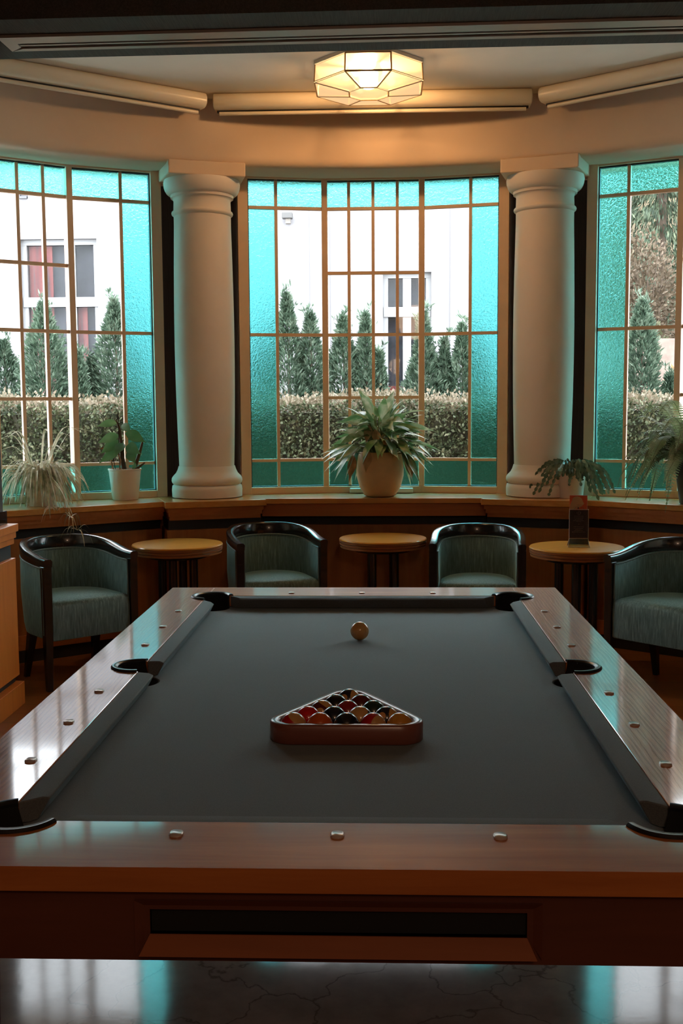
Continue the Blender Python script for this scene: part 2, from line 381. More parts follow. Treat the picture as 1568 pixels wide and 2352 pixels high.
# straight room walls, both sides, running back past the camera, and the wall behind
XL, XR, YE = -1.865, 1.725, 5.28
for nm, x, s in (('left', XL, 1), ('right', XR, -1)):
    mb = MB(); mb.span(x, x - .12 * s, -4.1, YE, 0, Z_CEIL); wl = structure(mb.build('wall_' + nm, M_wallpaper))
    mb = MB(); mb.span(x, x + .018 * s, -4, YE + .005, .91, .975); mb.build('plinth', M_lacquer, wl)
    mb = MB(); mb.span(x, x + .068 * s, -4, YE + .02, .872, .91); mb.span(x, x + .058 * s, -4, YE + .012, .84, .872); mb.span(x, x + .048 * s, -4, YE + .008, .81, .84); mb.build('cap_moulding', M_sidepanel, wl, bevel=.003)
    mb = MB(); mb.span(x, x + .03 * s, -4, YE + .004, .74, .81); mb.span(x, x + .03 * s, -4, YE + .004, .115, .15); mb.build('black_band', M_blacklines, wl)
    mb = MB(); mb.span(x, x + .052 * s, -4, YE + .008, .15, .74); mb.build('wainscot_panel', M_sidepanel, wl, bevel=.002)
    mb = MB(); mb.span(x, x + .072 * s, -4, YE + .02, 0, .115); mb.build('base_board', M_sidepanel, wl, bevel=.003)
    mb = MB(); mb.span(x - .12 * s, x - 2.2 * s, YE - .12, YE, 0, Z_CEIL); structure(mb.build('wall_return_' + nm, M_plaster))
mb = MB(); mb.span(-2.2, 2.2, -4.2, -4.1, 0, Z_CEIL); structure(mb.build('wall_rear', M_room))

# windows: three glazed facets each, teal border panes round clear ones
WA, WB = Vector((.815, 3.447)), Vector((.318, 3.55))
ZR = [.945, 1.122, 1.534, 1.948, 2.351, 2.766, 2.945]
def facet_box(mb, p, q, t0, t1, z0, z1, depth, off=0.0):
    """box on the plan segment p-q between distances t0..t1 (metres)"""
    d = (q - p).normalized(); n = Vector((-d.y, d.x))
    if n.y < 0: n = -n
    a, b = p + d * t0, p + d * t1
    pts = [a + n * (off - depth / 2), b + n * (off - depth / 2), b + n * (off + depth / 2), a + n * (off + depth / 2)]
    return [(v.x, v.y) for v in pts]
def make_window(idx, th):
    pts = [Vector((-WA.x, WA.y)), Vector((-WB.x, WB.y)), Vector((WB.x, WB.y)), Vector((WA.x, WA.y))]
    fr, mu, cl, te, ga = MB(), MB(), MB(), MB(), MB()
    def put(mb, poly, z0, z1): mb.prism([bay(x, y, th) for x, y in poly], z0, z1)
    for k in range(3):
        p, q = pts[k], pts[k + 1]; L = (q - p).length
        put(fr, facet_box(fr, p, q, -.004, L + .004, 0, 0, .075), Z_SILL, ZR[0])
        put(fr, facet_box(fr, p, q, -.004, L + .004, 0, 0, .075), ZR[-1], Z_LINTEL + .03)
        put(ga, facet_box(ga, p, q, 0, L, 0, 0, .03), ZR[0], ZR[0] + .006); put(ga, facet_box(ga, p, q, 0, L, 0, 0, .03), ZR[-1] - .008, ZR[-1])  # dark seal strips; the upper one also paints the shadow line above the glass
        if k == 1: xs = [0, L / 4, L / 2, 3 * L / 4, L]; rows = ZR; sidecol = None
        elif k == 0: xs = [0, .185, L]; rows = [ZR[0], ZR[1], ZR[3], ZR[5], ZR[6]]; sidecol = 0
        else: xs = [0, L - .185, L]; rows = [ZR[0], ZR[1], ZR[3], ZR[5], ZR[6]]; sidecol = 1
        for x in xs[1:-1]: put(mu, facet_box(mu, p, q, x - .010, x + .010, 0, 0, .03), ZR[0], ZR[-1])
        for z in rows[1:-1]: put(mu, facet_box(mu, p, q, .006, L - .006, 0, 0, .028), z - .010, z + .010)
        for i in range(len(xs) - 1):
            for j in range(len(rows) - 1):
                teal = j == 0 or j == len(rows) - 2 or i == sidecol
                put(te if teal else cl, facet_box(cl, p, q, xs[i] + .004, xs[i + 1] - .004, 0, 0, .006), rows[j] + .004, rows[j + 1] - .004)
    # jambs and the two stout mullions
    for s, (p, q) in ((-1, (pts[0], pts[1])), (1, (pts[3], pts[2]))):
        put(fr, facet_box(fr, p, q, -.066, .0, 0, 0, .09), Z_SILL, Z_LINTEL + .03)
        put(ga, facet_box(ga, p, q, .0, .007, 0, 0, .034), ZR[0], ZR[-1])
    for p in pts[1:3]: put(fr, [(p.x - .019, p.y - .035), (p.x + .019, p.y - .035), (p.x + .019, p.y + .035), (p.x - .019, p.y + .035)], ZR[0], ZR[-1])
    root = fr.build('window_%d' % idx, M_frame, bevel=.003); structure(root)
    mu.build('muntins', M_frame, root); ga.build('glazing_seal', M_gasket, root)
    cl.build('clear_glass', M_clear, root); te.build('teal_glass', M_teal, root)['label'] = 'rippled teal border glass'
    return root
w1 = make_window(1, 0); make_window(2, -STEP); make_window(3, STEP)
mb = MB(); mb.box((.0, 7.235, .918), (.42, .05, .03)); mb.build('vent_bar', M_white, w1, bevel=.004)

# columns
def column(th, label):
    x, y = pol(3.40, th); root = empty('column', (x, y, Z_SILL + .002), -th)
    H = 2.885 - Z_SILL
    mb = MB(); pr = [(.196, 0), (.224, .004), (.226, .05), (.222, .075), (.206, .085)] 
    pr += [(.205 + .022 * math.sin(a), .11 - .03 * math.cos(a)) for a in (0.5, 1.0, 1.5, 2.0, 2.5)] + [(.198, .155), (.188, .175), (.180, .20)]
    mb.lathe(pr, n=64); mb.build('base', M_column, root, smooth=60)
    mb = MB(); pr = [(.176 + .012 * math.sin(PI * min(1, (t * 1.05))) + .003 * t, .195 + t * (1.775 - .195)) for t in [i / 24 for i in range(25)]]
    mb.lathe(pr, n=64); mb.build('shaft', M_column, root, smooth=60)
    mb = MB(); pr = [(.178, 1.765)] + [(.181 + .012 * math.sin(a), 1.785 - .014 * math.cos(a)) for a in (.3, .9, 1.57, 2.2, 2.8)] + [(.180, 1.803), (.178, 1.86), (.184, 1.874), (.196, 1.878), (.198, 1.895)]
    pr += [(.198 + .042 * math.sin(a), 1.895 + .075 * (1 - math.cos(a))) for a in (.3, .6, .9, 1.2, 1.5)] + [(.236, H)]
    mb.lathe(pr, n=64); mb.build('capital', M_column, root, smooth=60)
    mb = MB(); n = 8; t0 = R_(4.25)
    inn = [(3.19 * math.sin(t0 * (2 * k / n - 1)), 3.19 * math.cos(t0 * (2 * k / n - 1)) - 3.40) for k in range(n + 1)]
    out = [(3.66 * math.sin(t0 * (2 * k / n - 1)), 3.66 * math.cos(t0 * (2 * k / n - 1)) - 3.40) for k in range(n + 1)]
    mb.prism(inn + out[::-1], H, H + .085); mb.build('abacus', M_plaster, root, bevel=.008)
    tag(root, label, 'column'); return root
column(-STEP / 2, 'round cream plaster column between the left window and the middle window')
column(STEP / 2, 'round cream plaster column between the middle window and the right window')

# ceiling beam with a linear vent
bm_ = MB(); bm_.span(-2.0, 2.0, -.255, .255, 0, .26); beam = bm_.build('ceiling_beam', M_beam); beam.location = (-.07, 4.915, 3.1); beam.rotation_euler = (0, 0, R_(-1.1))
structure(beam)
v = empty('linear_air_vent', (-.07, 4.915, 3.1), R_(-1.35))
mb = MB(); xa, xb = -1.60, 1.9
mb.prism([(xa, -.075), (xb, -.075), (xb, .005), (xa + .06, .005)], -.012, .001)
mb.prism([(xa, -.075), (xa + .06, .005), (xa + .06, .055), (xa, .108)], -.012, .001)
mb.prism([(xa + .06, .075), (xb, .075), (xb, .108), (xa, .108)], -.012, .001)
mb.build('frame', M_alu, v)
mb = MB(); mb.span(xa + .06, xb, .005, .075, -.002, .001); mb.build('slot', M_slot, v)
mb = MB(); mb.span(xa + .065, xb, .030, .046, -.010, -.001); mb.build('blade', M_alu, v)
tag(v, 'long pale metal slot vent set in the underside of the dark beam', 'air vent')

# roller blinds along the ceiling edge
def blind(th, label):
    x, y = bay(0, 2.97, th); root = empty('roller_blind', (x, y, Z_CEIL - .002), -th)
    L = .945
    prof = [(-.055 + 0, 0), (-.075, -.012), (-.085, -.035), (-.082, -.06), (-.068, -.08), (-.045, -.088), (.05, -.088), (.05, 0)]
    mb = MB(); mb.loft([[(x_, p[0], p[1]) for p in prof] for x_ in (-L, L)]); mb.build('cassette', M_cassette, root, smooth=50, bevel=.006)
    mb = MB(); mb.box((0, .0, -.093), (1.86, .02, .014)); mb.build('fabric_edge', M_blacklines, root)  # black strip painting the shaded gap between casing and bar
    mb = MB(); mb.tube([(-L + .03, -.012, -.108), (L - .03, -.012, -.108)], .011, 12); mb.build('bottom_bar', M_cassette, root, smooth=60)
    tag(root, label, 'blind', 'rolled-up blinds along the ceiling'); return root
blind(0, 'rolled-up cream blind casing above the middle window')
blind(-STEP, 'rolled-up cream blind casing above the left window')
blind(STEP, 'rolled-up cream blind casing above the right window')

# ---------------------------------------------------------------- ceiling lamp
M_pane = None
def mk_pane():
    m = bpy.data.materials.new('frosted_lamp_glass'); m.use_nodes = True; nt = m.node_tree; nt.nodes.remove(nt.nodes['Principled BSDF'])
    e = nt.nodes.new('ShaderNodeEmission'); e.inputs[0].default_value = (1, .68, .36, 1); e.inputs[1].default_value = .72
    t = nt.nodes.new('ShaderNodeBsdfRefraction'); t.inputs['Color'].default_value = (1, .9, .75, 1); t.inputs['Roughness'].default_value = .32; t.inputs['IOR'].default_value = 1.05
    tp = nt.nodes.new('ShaderNodeBsdfTransparent'); tp.inputs[0].default_value = (1, .93, .8, 1); m0 = nt.nodes.new('ShaderNodeMixShader'); m0.inputs[0].default_value = .5
    nt.links.new(t.outputs[0], m0.inputs[1]); nt.links.new(tp.outputs[0], m0.inputs[2])
    mx = nt.nodes.new('ShaderNodeMixShader'); mx.inputs[0].default_value = .5
    nt.links.new(e.outputs[0], mx.inputs[1]); nt.links.new(m0.outputs[0], mx.inputs[2]); nt.links.new(mx.outputs[0], nt.nodes['Material Output'].inputs['Surface']); return m
M_pane = mk_pane(); M_bulb = emit('lit_bulb', (1, .72, .42), 5)
lp = empty('ceiling_lamp', (-.063, 6.2, Z_CEIL - .002))
def octa(w, z):
    r = w / 2 / math.cos(PI / 8); return [Vector((r * math.cos(PI / 8 + k * PI / 4), 1.12 * r * math.sin(PI / 8 + k * PI / 4) + .02, z)) for k in range(8)]
O0, O1, O2, O3 = octa(.575, -.018), octa(.585, -.112), octa(.215, -.140), octa(.1, -.140)
mb = MB(); mb.loft([octa(.59, 0), octa(.59, -.018)]); mb.build('top_plate', plain('lamp_plate', (.5, .38, .26), .5, .3), lp)
mb = MB()
for a, b in ((O0, O1), (O1, O2)):
    for k in range(8):
        mb.tube([a[k], b[k]], .0055, 6)
for o in (O0, O1, O2):
    for k in range(8): mb.tube([o[k], o[(k + 1) % 8]], .0055, 6)
mb.build('brass_frame', M_brass, lp)
for a, b in ((O0, O1), (O1, O2)):
    for k in range(8):
        q = [a[k], a[(k + 1) % 8], b[(k + 1) % 8], b[k]]; c = sum(q, Vector()) / 4; q = [c + (p - c) * .95 for p in q]
        n = (q[1] - q[0]).cross(q[3] - q[0]).normalized() * .003
        mb = MB(); mb.loft([[p + n for p in q], [p - n for p in q]]); mb.build('glass_pane', M_pane, lp)
mb = MB(); q = octa(.20, -.138); mb.loft([q, octa(.20, -.142)]); mb.build('bottom_pane', M_pane, lp)
for k in range(4):
    a = k * PI / 2 + .4; mb = MB(); c = (.13 * math.cos(a), .13 * math.sin(a), -.062)
    mb.lathe([(.004, -.03)] + [(.028 * math.sin(t), -.028 * math.cos(t)) for t in (.4, .8, 1.2, 1.57, 2, 2.4)] + [(.012, .03), (.012, .05)], c, 16); mb.build('bulb', M_bulb, lp, smooth=60)
tag(lp, 'lit octagonal brass and frosted glass lamp mounted on the ceiling', 'lamp')

# ---------------------------------------------------------------- pool table
TX, TY = -.071, 2.781; CLOTH, RAIL = .76, .802
WI, LI = .5123, 1.0246; WO, LO = .7155, 1.2455; WD, LD = .555, 1.068     # nose, outside, wood edge (half sizes)
pt = empty('pool_table', (TX, TY, 0))
PK = [(sx * .535, sy * 1.050, .062) for sx in (-1, 1) for sy in (-1, 1)] + [(sx * .568, 0, .056) for sx in (-1, 1)]
mb = MB(); mb.span(-.70, .70, -1.21, 1.21, .72, CLOTH); bed = mb.build('playing_surface', M_cloth, pt)
cs = [cyl_cutter(x, y, r, .5, 1.0, pt) for x, y, r in PK]; cut(bed, cs)
for sx in (-1, 1):
    mb = MB(); mb.prism([(sx * WD, -LO), (sx * WO, -LO), (sx * WO, LO), (sx * WD, LO)], .764, RAIL); r = mb.build('side_rail', M_rail_y, pt); cut(r, cs)
    bv = r.modifiers.new('edge', 'BEVEL'); bv.width = .0018; bv.segments = 2; bv.limit_method = 'ANGLE'
for sy in (-1, 1):
    mb = MB(); mb.prism([(-WD + .0006, sy * LD), (WD - .0006, sy * LD), (WD - .0006, sy * LO), (-WD + .0006, sy * LO)], .764, RAIL); r = mb.build('end_rail', M_rail_x, pt); cut(r, cs)
    bv = r.modifiers.new('edge', 'BEVEL'); bv.width = .0018; bv.segments = 2; bv.limit_method = 'ANGLE'
drop(cs)
def cushion(a_nose, b_nose, a_back, b_back, axis, sgn):
    """profile swept between two mitred ends; axis 'Y' = side cushion"""
    def P(u, d, z): return (sgn * d, u, z) if axis == 'Y' else (u, sgn * d, z)
    N, B = (WI, WD) if axis == 'Y' else (LI, LD)
    pf = [(B, .764), (B, RAIL - .001), (N + .012, RAIL - .002), (N + .003, RAIL - .006), (N, .795), (N + .003, .789), (N + .018, .7615), (N + .03, .7605)]
    rings = []
    for nz, bk, ext in ((a_nose, a_back, 0), (b_nose, b_back, 0)):
        rings.append([P(nz + (bk - nz) * (d - N) / (B - N), d, z) for d, z in pf])
    # a mid ring keeps long faces well shaped
    mid = [tuple((p + q) / 2 for p, q in zip(u, v)) for u, v in zip(*rings)]
    mb = MB(); mb.loft([rings[0], mid, rings[1]]); return mb.build('cushion', M_cloth, pt, smooth=50, bevel=.004)
CNR, CB = .082, .040
for s in (-1, 1):
    cushion(.066, LI - CNR, .058, LI - CB, 'Y', s); cushion(-.066, -LI + CNR, -.058, -LI + CB, 'Y', s)
    cushion(-WI + CNR, WI - CNR, -WI + CB, WI - CB, 'X', s)
for x, y, r in PK:
    a0 = math.atan2(y if abs(y) > .1 else 0, x) if abs(y) > .1 else (0 if x > 0 else PI)
    if abs(y) > .1: a0 = math.atan2(math.copysign(1, y), math.copysign(1, x)); half = R_(118)
    else: half = R_(100)
    mb = MB(); rings = []
    for k in range(33):
        a = a0 - half + 2 * half * k / 32; rr = r
        sec = [(rr - .004, .797), (rr - .004, .804), (rr + .001, .808), (rr + .010, .808), (rr + .014, .804), (rr + .014, RAIL - .001), (rr + .001, RAIL - .001), (rr + .001, .797)]
        rings.append([(x + q * math.cos(a), y + q * math.sin(a), z) for q, z in sec])
    mb.loft(rings); rim = mb.build('pocket_rim', M_black, pt, smooth=40)
    mb = MB(); rings = []
    for k in range(41):
        a = a0 - PI + 2 * PI * k / 40
        back = abs(((a - a0 + PI) % (2 * PI)) - PI) < half
        zt = .7985 if back else .7585
        rings.append([(x + q * math.cos(a), y + q * math.sin(a), z) for q, z in ((r - .0015, zt), (r - .0045, zt), (r - .010, .66), (r - .007, .655))])
    mb.loft(rings, cap=False); mb.lathe([(.0005, .656), (r - .008, .657)], (x, y, 0), 24, False)
    mb.build('pocket_liner', M_slot, pt, smooth=60)
def sight(x, y, along):
    mb = MB(); a, b = (.011, .013); n = 20; rings = []
    for sc, z in ((1, RAIL - .001), (1, RAIL + .0025), (.85, RAIL + .004)):
        rings.append([(x + a * sc * math.copysign(abs(math.cos(t)) ** .7, math.cos(t)), y + b * sc * math.copysign(abs(math.sin(t)) ** .7, math.sin(t)), z) for t in [2 * PI * k / n for k in range(n)]])
    mb.loft(rings); mb.build('rail_sight', M_sight, pt, smooth=40)
for sx in (-1, 1):
    for d in (.255, .51, .766):
        for sy in (-1, 1): sight(sx * .604, sy * d, 'Y')
for sy in (-1, 1):
    for x in (-.256, 0, .256): sight(x, sy * 1.1205, 'X')
# apron with the ball return slot in the near end
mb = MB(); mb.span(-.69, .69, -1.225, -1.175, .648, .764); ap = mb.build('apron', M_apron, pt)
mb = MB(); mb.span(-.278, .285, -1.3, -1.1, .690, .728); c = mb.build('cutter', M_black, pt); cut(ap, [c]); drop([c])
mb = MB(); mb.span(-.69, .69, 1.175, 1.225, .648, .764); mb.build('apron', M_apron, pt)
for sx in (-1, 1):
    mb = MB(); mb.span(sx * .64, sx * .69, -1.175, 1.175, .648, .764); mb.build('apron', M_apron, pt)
sf = MB(); x0, x1, z0, z1 = -.278, .285, .690, .728; g = .022; yb = -1.225
def moulding(mb, o, i, yo, yi):   # one mitred strip: outer pair o, inner pair i
    mb.add([(o[0][0], yo, o[0][1]), (o[1][0], yo, o[1][1]), (i[1][0], yi, i[1][1]), (i[0][0], yi, i[0][1]),
            (o[0][0], yb + .001, o[0][1]), (o[1][0], yb + .001, o[1][1]), (i[1][0], yb + .02, i[1][1]), (i[0][0], yb + .02, i[0][1])],
           [(0, 1, 2, 3), (7, 6, 5, 4), (0, 4, 5, 1), (1, 5, 6, 2), (2, 6, 7, 3), (3, 7, 4, 0)])
oc = [(x0 - g, z1 + .016), (x1 + g, z1 + .016), (x1 + g, z0 - .032), (x0 - g, z0 - .032)]; ic = [(x0, z1), (x1, z1), (x1, z0), (x0, z0)]
for a, b, yo, yi in ((0, 1, yb - .006, yb + .004), (1, 2, yb - .006, yb + .004), (3, 0, yb - .006, yb + .004)):
    moulding(sf, (oc[a], oc[b]), (ic[a], ic[b]), yo, yi)
fr_ = sf.build('slot_frame', M_apron, pt)
sf = MB(); ic2 = [(x1, z0), (x0, z0)]; oc2 = [(x1 + .012, z0 - .022), (x0 - .012, z0 - .022)]
moulding(sf, oc2, ic2, yb - .028, yb - .002); sf.build('slot_lip', M_apron_red, fr_)
mb = MB(); mb.span(x0 + .0008, x1 - .0008, -1.217, -.95, z0 + .0008, z1 - .0008); tr = mb.build('ball_tray', M_slot, pt)  # solid black block, painted shade for the inside of the slot
mb = MB(); mb.span(-.638, .638, -.94, 1.174, .655, .7195); mb.build('slate_bed', plain('dark_table_underside', (.09, .05, .03), .7), pt)
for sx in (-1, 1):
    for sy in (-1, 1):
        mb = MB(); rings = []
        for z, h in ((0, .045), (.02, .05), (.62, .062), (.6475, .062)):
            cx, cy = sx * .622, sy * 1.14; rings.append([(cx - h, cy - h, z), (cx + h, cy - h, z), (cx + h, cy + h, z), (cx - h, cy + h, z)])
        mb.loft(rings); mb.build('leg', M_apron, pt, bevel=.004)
tag(pt, 'large oak pool table with charcoal cloth and six pockets', 'pool table')

# ---------------------------------------------------------------- balls and rack
BR = .0286
CREAM = (.62, .33, .11)
def ball_mat(name, c, stripe=False):
    m, nt, b = new_mat(name); b.inputs['Roughness'].default_value = .12; b.inputs['Coat Weight'].default_value = .3
    b.inputs['Base Color'].default_value = col4(c)
    tc = nt.nodes.new('ShaderNodeTexCoord'); sp = nt.nodes.new('ShaderNodeSeparateXYZ'); nt.links.new(tc.outputs['Object'], sp.inputs[0])
    def disc(axis, r):
        ln = nt.nodes.new('ShaderNodeVectorMath'); ln.operation = 'LENGTH'; mu = nt.nodes.new('ShaderNodeVectorMath'); mu.operation = 'MULTIPLY'
        mu.inputs[1].default_value = (0, 1, 1) if axis == 0 else (1, 0, 1); nt.links.new(tc.outputs['Object'], mu.inputs[0]); nt.links.new(mu.outputs[0], ln.inputs[0])
        lt = nt.nodes.new('ShaderNodeMath'); lt.operation = 'LESS_THAN'; lt.inputs[1].default_value = r; nt.links.new(ln.outputs['Value'], lt.inputs[0]); return lt.outputs[0]
    if stripe:
        ab = nt.nodes.new('ShaderNodeMath'); ab.operation = 'ABSOLUTE'; nt.links.new(sp.outputs['Z'], ab.inputs[0])
        gt = nt.nodes.new('ShaderNodeMath'); gt.operation = 'GREATER_THAN'; gt.inputs[1].default_value = .0155; nt.links.new(ab.outputs[0], gt.inputs[0])
        mx = nt.nodes.new('ShaderNodeMath'); mx.operation = 'MAXIMUM'; nt.links.new(gt.outputs[0], mx.inputs[0]); nt.links.new(disc(0, .009), mx.inputs[1]); fac = mx.outputs[0]
    else: fac = disc(0, .009)
    mc = nt.nodes.new('ShaderNodeMix'); mc.data_type = 'RGBA'; mc.inputs[6].default_value = col4(c); mc.inputs[7].default_value = col4(CREAM)
    nt.links.new(fac, mc.inputs[0]); nt.links.new(mc.outputs[2], b.inputs['Base Color']); return m
def sphere_mesh(name):
    me = bpy.data.meshes.new(name); bm = bmesh.new(); bmesh.ops.create_uvsphere(bm, u_segments=40, v_segments=24, radius=BR); bm.to_mesh(me); bm.free()
    me.polygons.foreach_set('use_smooth', [True] * len(me.polygons)); return me
def aim(zdir, xdir=None):
    z = Vector(zdir).normalized(); x = Vector(xdir if xdir else (0, 1, -.6)); x = (x - z * x.dot(z)).normalized(); y = z.cross(x)
    return Matrix(((x.x, y.x, z.x), (x.y, y.y, z.y), (x.z, y.z, z.z))).to_euler()
def ball(name, x, y, mat, label, rot=(0, 0, 0), group=None):
    me = sphere_mesh(name); me.materials.append(mat); o = bpy.data.objects.new(name, me); COL.objects.link(o)
    o.location = (x, y, CLOTH + BR + .0002); o.rotation_euler = rot; tag(o, label, 'ball', group); return o
ball('cue_ball', -.068, 3.30, plain('cream_ball', CREAM, .12, coat=.3), 'single cream cue ball lying alone near the far end of the table')
PX, PYF = -.077, 2.250 + .022 + BR
D2 = 2 * BR + .0004
RED, MAR, DRK, ORG, YEL, NAVY, GRN = (.50, .012, .010), (.11, .012, .010), (.010, .010, .012), (.62, .10, .010), (.62, .26, .03), (.012, .015, .03), (.015, .04, .028)
row_defs = [  # from the front (near) row to the apex; colour, stripe, rotation, label
    [(RED, True, aim((.55, -.1, .80)), 'red and cream striped ball in the near left corner of the rack'),
     (ORG, False, (.3, 0, 2.0), 'solid orange ball second from left in the near row of the rack'),
     (DRK, False, (0, 0, 2.5), 'solid black ball at the middle of the near row of the rack'),
     (RED, True, aim((.72, -.68, .1), (-.65, -.7, -.1)), 'red striped ball with the number 11 in the near row of the rack'),
     (YEL, False, (0, 0, 2.2), 'solid yellow ball in the near right corner of the rack')],
    [((.62, .008, .008), False, (0, 0, 2.0), 'bright red ball at the left end of the second row of the rack'),
     (NAVY, False, (0, 0, 2.4), 'solid dark blue ball in the second row beside the bright red ball'),
     (NAVY, True, aim((-.35, -.5, .8)), 'mostly cream ball in the second row of the rack'),
     (NAVY, True, aim((.93, -.3, .2)), 'dark and cream striped ball at the right end of the second row of the rack')],
    [(MAR, True, aim((.55, .2, .8)), 'maroon and cream striped ball at the left end of the third row of the rack'),
     ((.30, .010, .016), False, (0, 0, 2.0), 'solid dark red ball in the very middle of the rack'),
     (GRN, False, aim((0, 0, 1), (.75, -.65, 0)), 'solid dark green ball at the right end of the third row of the rack')],
    [(DRK, False, (0, 0, 1.9), 'solid dark ball left of the pair behind the apex ball of the rack'),
     (MAR, False, aim((0, -.5, .85), (-.05, -.85, -.5)), 'solid maroon ball right of the pair behind the apex ball of the rack')],
    [(NAVY, True, aim((.9, -.35, .25)), 'dark and cream striped ball at the far apex of the rack')]]
bi = 0
for ri, row in enumerate(row_defs):
    n = len(row)
    for k, (c, st, rot, lab) in enumerate(row):
        o = ball('pool_ball', PX + (k - (n - 1) / 2) * D2, PYF + ri * D2 * math.sqrt(3) / 2, ball_mat('ball_%d' % bi, c, st), lab, rot, 'balls in the triangle rack'); bi += 1
        if 'number 11' in lab:
            mbn = MB()
            for dy in (-.0022, .0022): mbn.box((BR + .0002, dy, 0), (.0006, .0016, .0085))
            mbn.build('number', M_black, o)
def rounded_tri(cx, y0, half, rad, n=10):
    """triangle of circle centres grown by rad, corners rounded"""
    c = [(cx - half, y0), (cx + half, y0), (cx, y0 + half * math.sqrt(3))]; out = []
    for (x, y), a0 in zip(c, (R_(150), R_(270), R_(30))):
        for k in range(n + 1):
            a = a0 + R_(120) * k / n; out.append((x + rad * math.cos(a), y + rad * math.sin(a)))
    return out
mb = MB(); rings = []
OUT, INN = BR + .0215, BR + .0012
for rad, z in ((OUT - .002, 0), (OUT, .002), (OUT, .039), (OUT - .003, .0425), (INN + .003, .0425), (INN, .0395), (INN, .002), (INN + .001, 0)):
    rings.append([(x, y, z) for x, y in rounded_tri(0, 0, 2 * D2, rad)])
mb.loft(rings, closed=True); rk = mb.build('triangle_rack', M_rack, smooth=50); rk.location = (PX, PYF, CLOTH + .0005)
tag(rk, 'red-brown wooden triangle rack holding fifteen balls on the pool table', 'ball rack')

# ---------------------------------------------------------------- tub chairs
def u_curve(a, straight, b, n=12, m=36):
    pts = [(-a, straight * k / n) for k in range(n)]
    for k in range(m + 1):
        t = PI - PI * k / m; pts.append((a * math.cos(t), straight + b * math.sin(t)))
    pts += [(a, straight * (1 - (k + 1) / n)) for k in range(n)]
    return pts
def make_chair():
    root = empty('tub_chair')
    c = u_curve(.250, .20, .285); N = len(c)
    def nrm(i):
        p, q = c[max(i - 1, 0)], c[min(i + 1, N - 1)]; d = Vector((q[0] - p[0], q[1] - p[1])).normalized(); return Vector((-d.y, d.x))
    def ht(y):
        t = min(1, max(0, y / .47)); return .70 + .066 * (t * t * (3 - 2 * t))
    # curved top rail
    mb = MB(); rings = []
    for i, (x, y) in enumerate(c):
        n = nrm(i); z = ht(y); t = min(1, max(0, y / .42)); hh = .042 + .030 * t; wi, wo = .022, .024
        def P(o, zz): return (x + n.x * o, y + n.y * o, zz)
        rings.append([P(-wi, z - hh), P(-wi - .002, z - .012), P(-wi + .006, z - .002), P(0, z), P(wo - .006, z - .002), P(wo, z - .012), P(wo - .004, z - hh)])
    e0 = [(x, y - .03, z) for x, y, z in rings[0]]; e1 = [(x, y - .03, z) for x, y, z in rings[-1]]
    mb.loft([e0] + rings + [e1]); mb.build('top_rail', M_lacquer, root, smooth=45)
    # padded shell
    mb = MB(); rings = []
    for i, (x, y) in enumerate(c):
        n = nrm(i); zt = ht(y) - (.042 + .030 * min(1, max(0, y / .42))) + .001; fl = .020
        def P(o, zz): return (x + n.x * o, y + n.y * o, zz)
        rings.append([P(-.026, .29), P(-.032, .5), P(-.028, zt - .02), P(-.020, zt), P(.016, zt), P(.020, zt - .012), P(.022, .5), P(.010, .32), P(.0, .272), P(-.02, .272)])
    mb.loft(rings); bk = mb.build('backrest', M_velvet, root, smooth=60)
    mb = MB(); path = []
    for i, (x, y) in enumerate(c):
        n = nrm(i); zt = ht(y) - (.042 + .030 * min(1, max(0, y / .42))); path.append((x - n.x * .027, y - n.y * .027, zt - .006))
    path = [(path[0][0], path[0][1] - .004, .47)] + path + [(path[-1][0], path[-1][1] - .004, .47)]
    mb.tube(path, .0035, 6); mb.build('piping', M_piping, bk, smooth=60)
    mb = MB(); path = []
    for i, (x, y) in enumerate(c):
        n = nrm(i); zt = ht(y) - (.042 + .030 * min(1, max(0, y / .42))); path.append((x + n.x * .021, y + n.y * .021, zt - .004))
    path = [(path[0][0], path[0][1], .30)] + path + [(path[-1][0], path[-1][1], .30)]
    mb.tube(path, .0035, 6); mb.build('piping', M_piping, bk, smooth=60)
    # seat
    s = u_curve(.224, .17, .265, 6, 24); s = [(s[0][0], -.012)] + [(p[0], max(p[1], .01)) for p in s[1:-1]] + [(s[-1][0], -.012)]
    cx, cy = 0, .2
    mb = MB(); rings = []
    for z, k in ((.262, .97), (.27, .995), (.41, 1.0), (.44, .99), (.462, .95), (.472, .86), (.480, .6), (.484, .3), (.485, .05)):
        rings.append([(cx + (x - cx) * k, cy + (y - cy) * k, z) for x, y in s])
    mb.loft(rings); mb.build('seat', M_velvet, root, smooth=50)
    for sx in (-1, 1):
        mb = MB(); rings = []
        for z, h in ((0, .015), (.25, .021), (.66, .023)):
            x, y = sx * .25, .0; rings.append([(x - h, y - h, z), (x + h, y - h, z), (x + h, y + h, z), (x - h, y + h, z)])
        mb.loft(rings); mb.build('leg', M_lacquer, root, bevel=.003)
        mb = MB(); rings = []
        for z, h, yy, xx in ((0, .014, .385, .205), (.275, .024, .32, .19)):
            x = sx * xx; rings.append([(x - h, yy - h, z), (x + h, yy - h, z), (x + h, yy + h, z), (x - h, yy + h, z)])
        mb.loft(rings); mb.build('leg', M_lacquer, root, bevel=.003)
    return root
ch0 = make_chair()
chairs = [((-1.552, 5.69), 42, 'teal-grey tub chair with black frame below the spider plant, its front leg fully shown'),
          ((-.581, 6.27), 21, 'teal-grey tub chair with black frame between the left and middle round tables'),
          ((.542, 6.14), -6, 'teal-grey tub chair with black frame between the middle and right round tables'),
          ((1.368, 5.50), -46, 'teal-grey tub chair cut by the right picture edge, below the fern')]
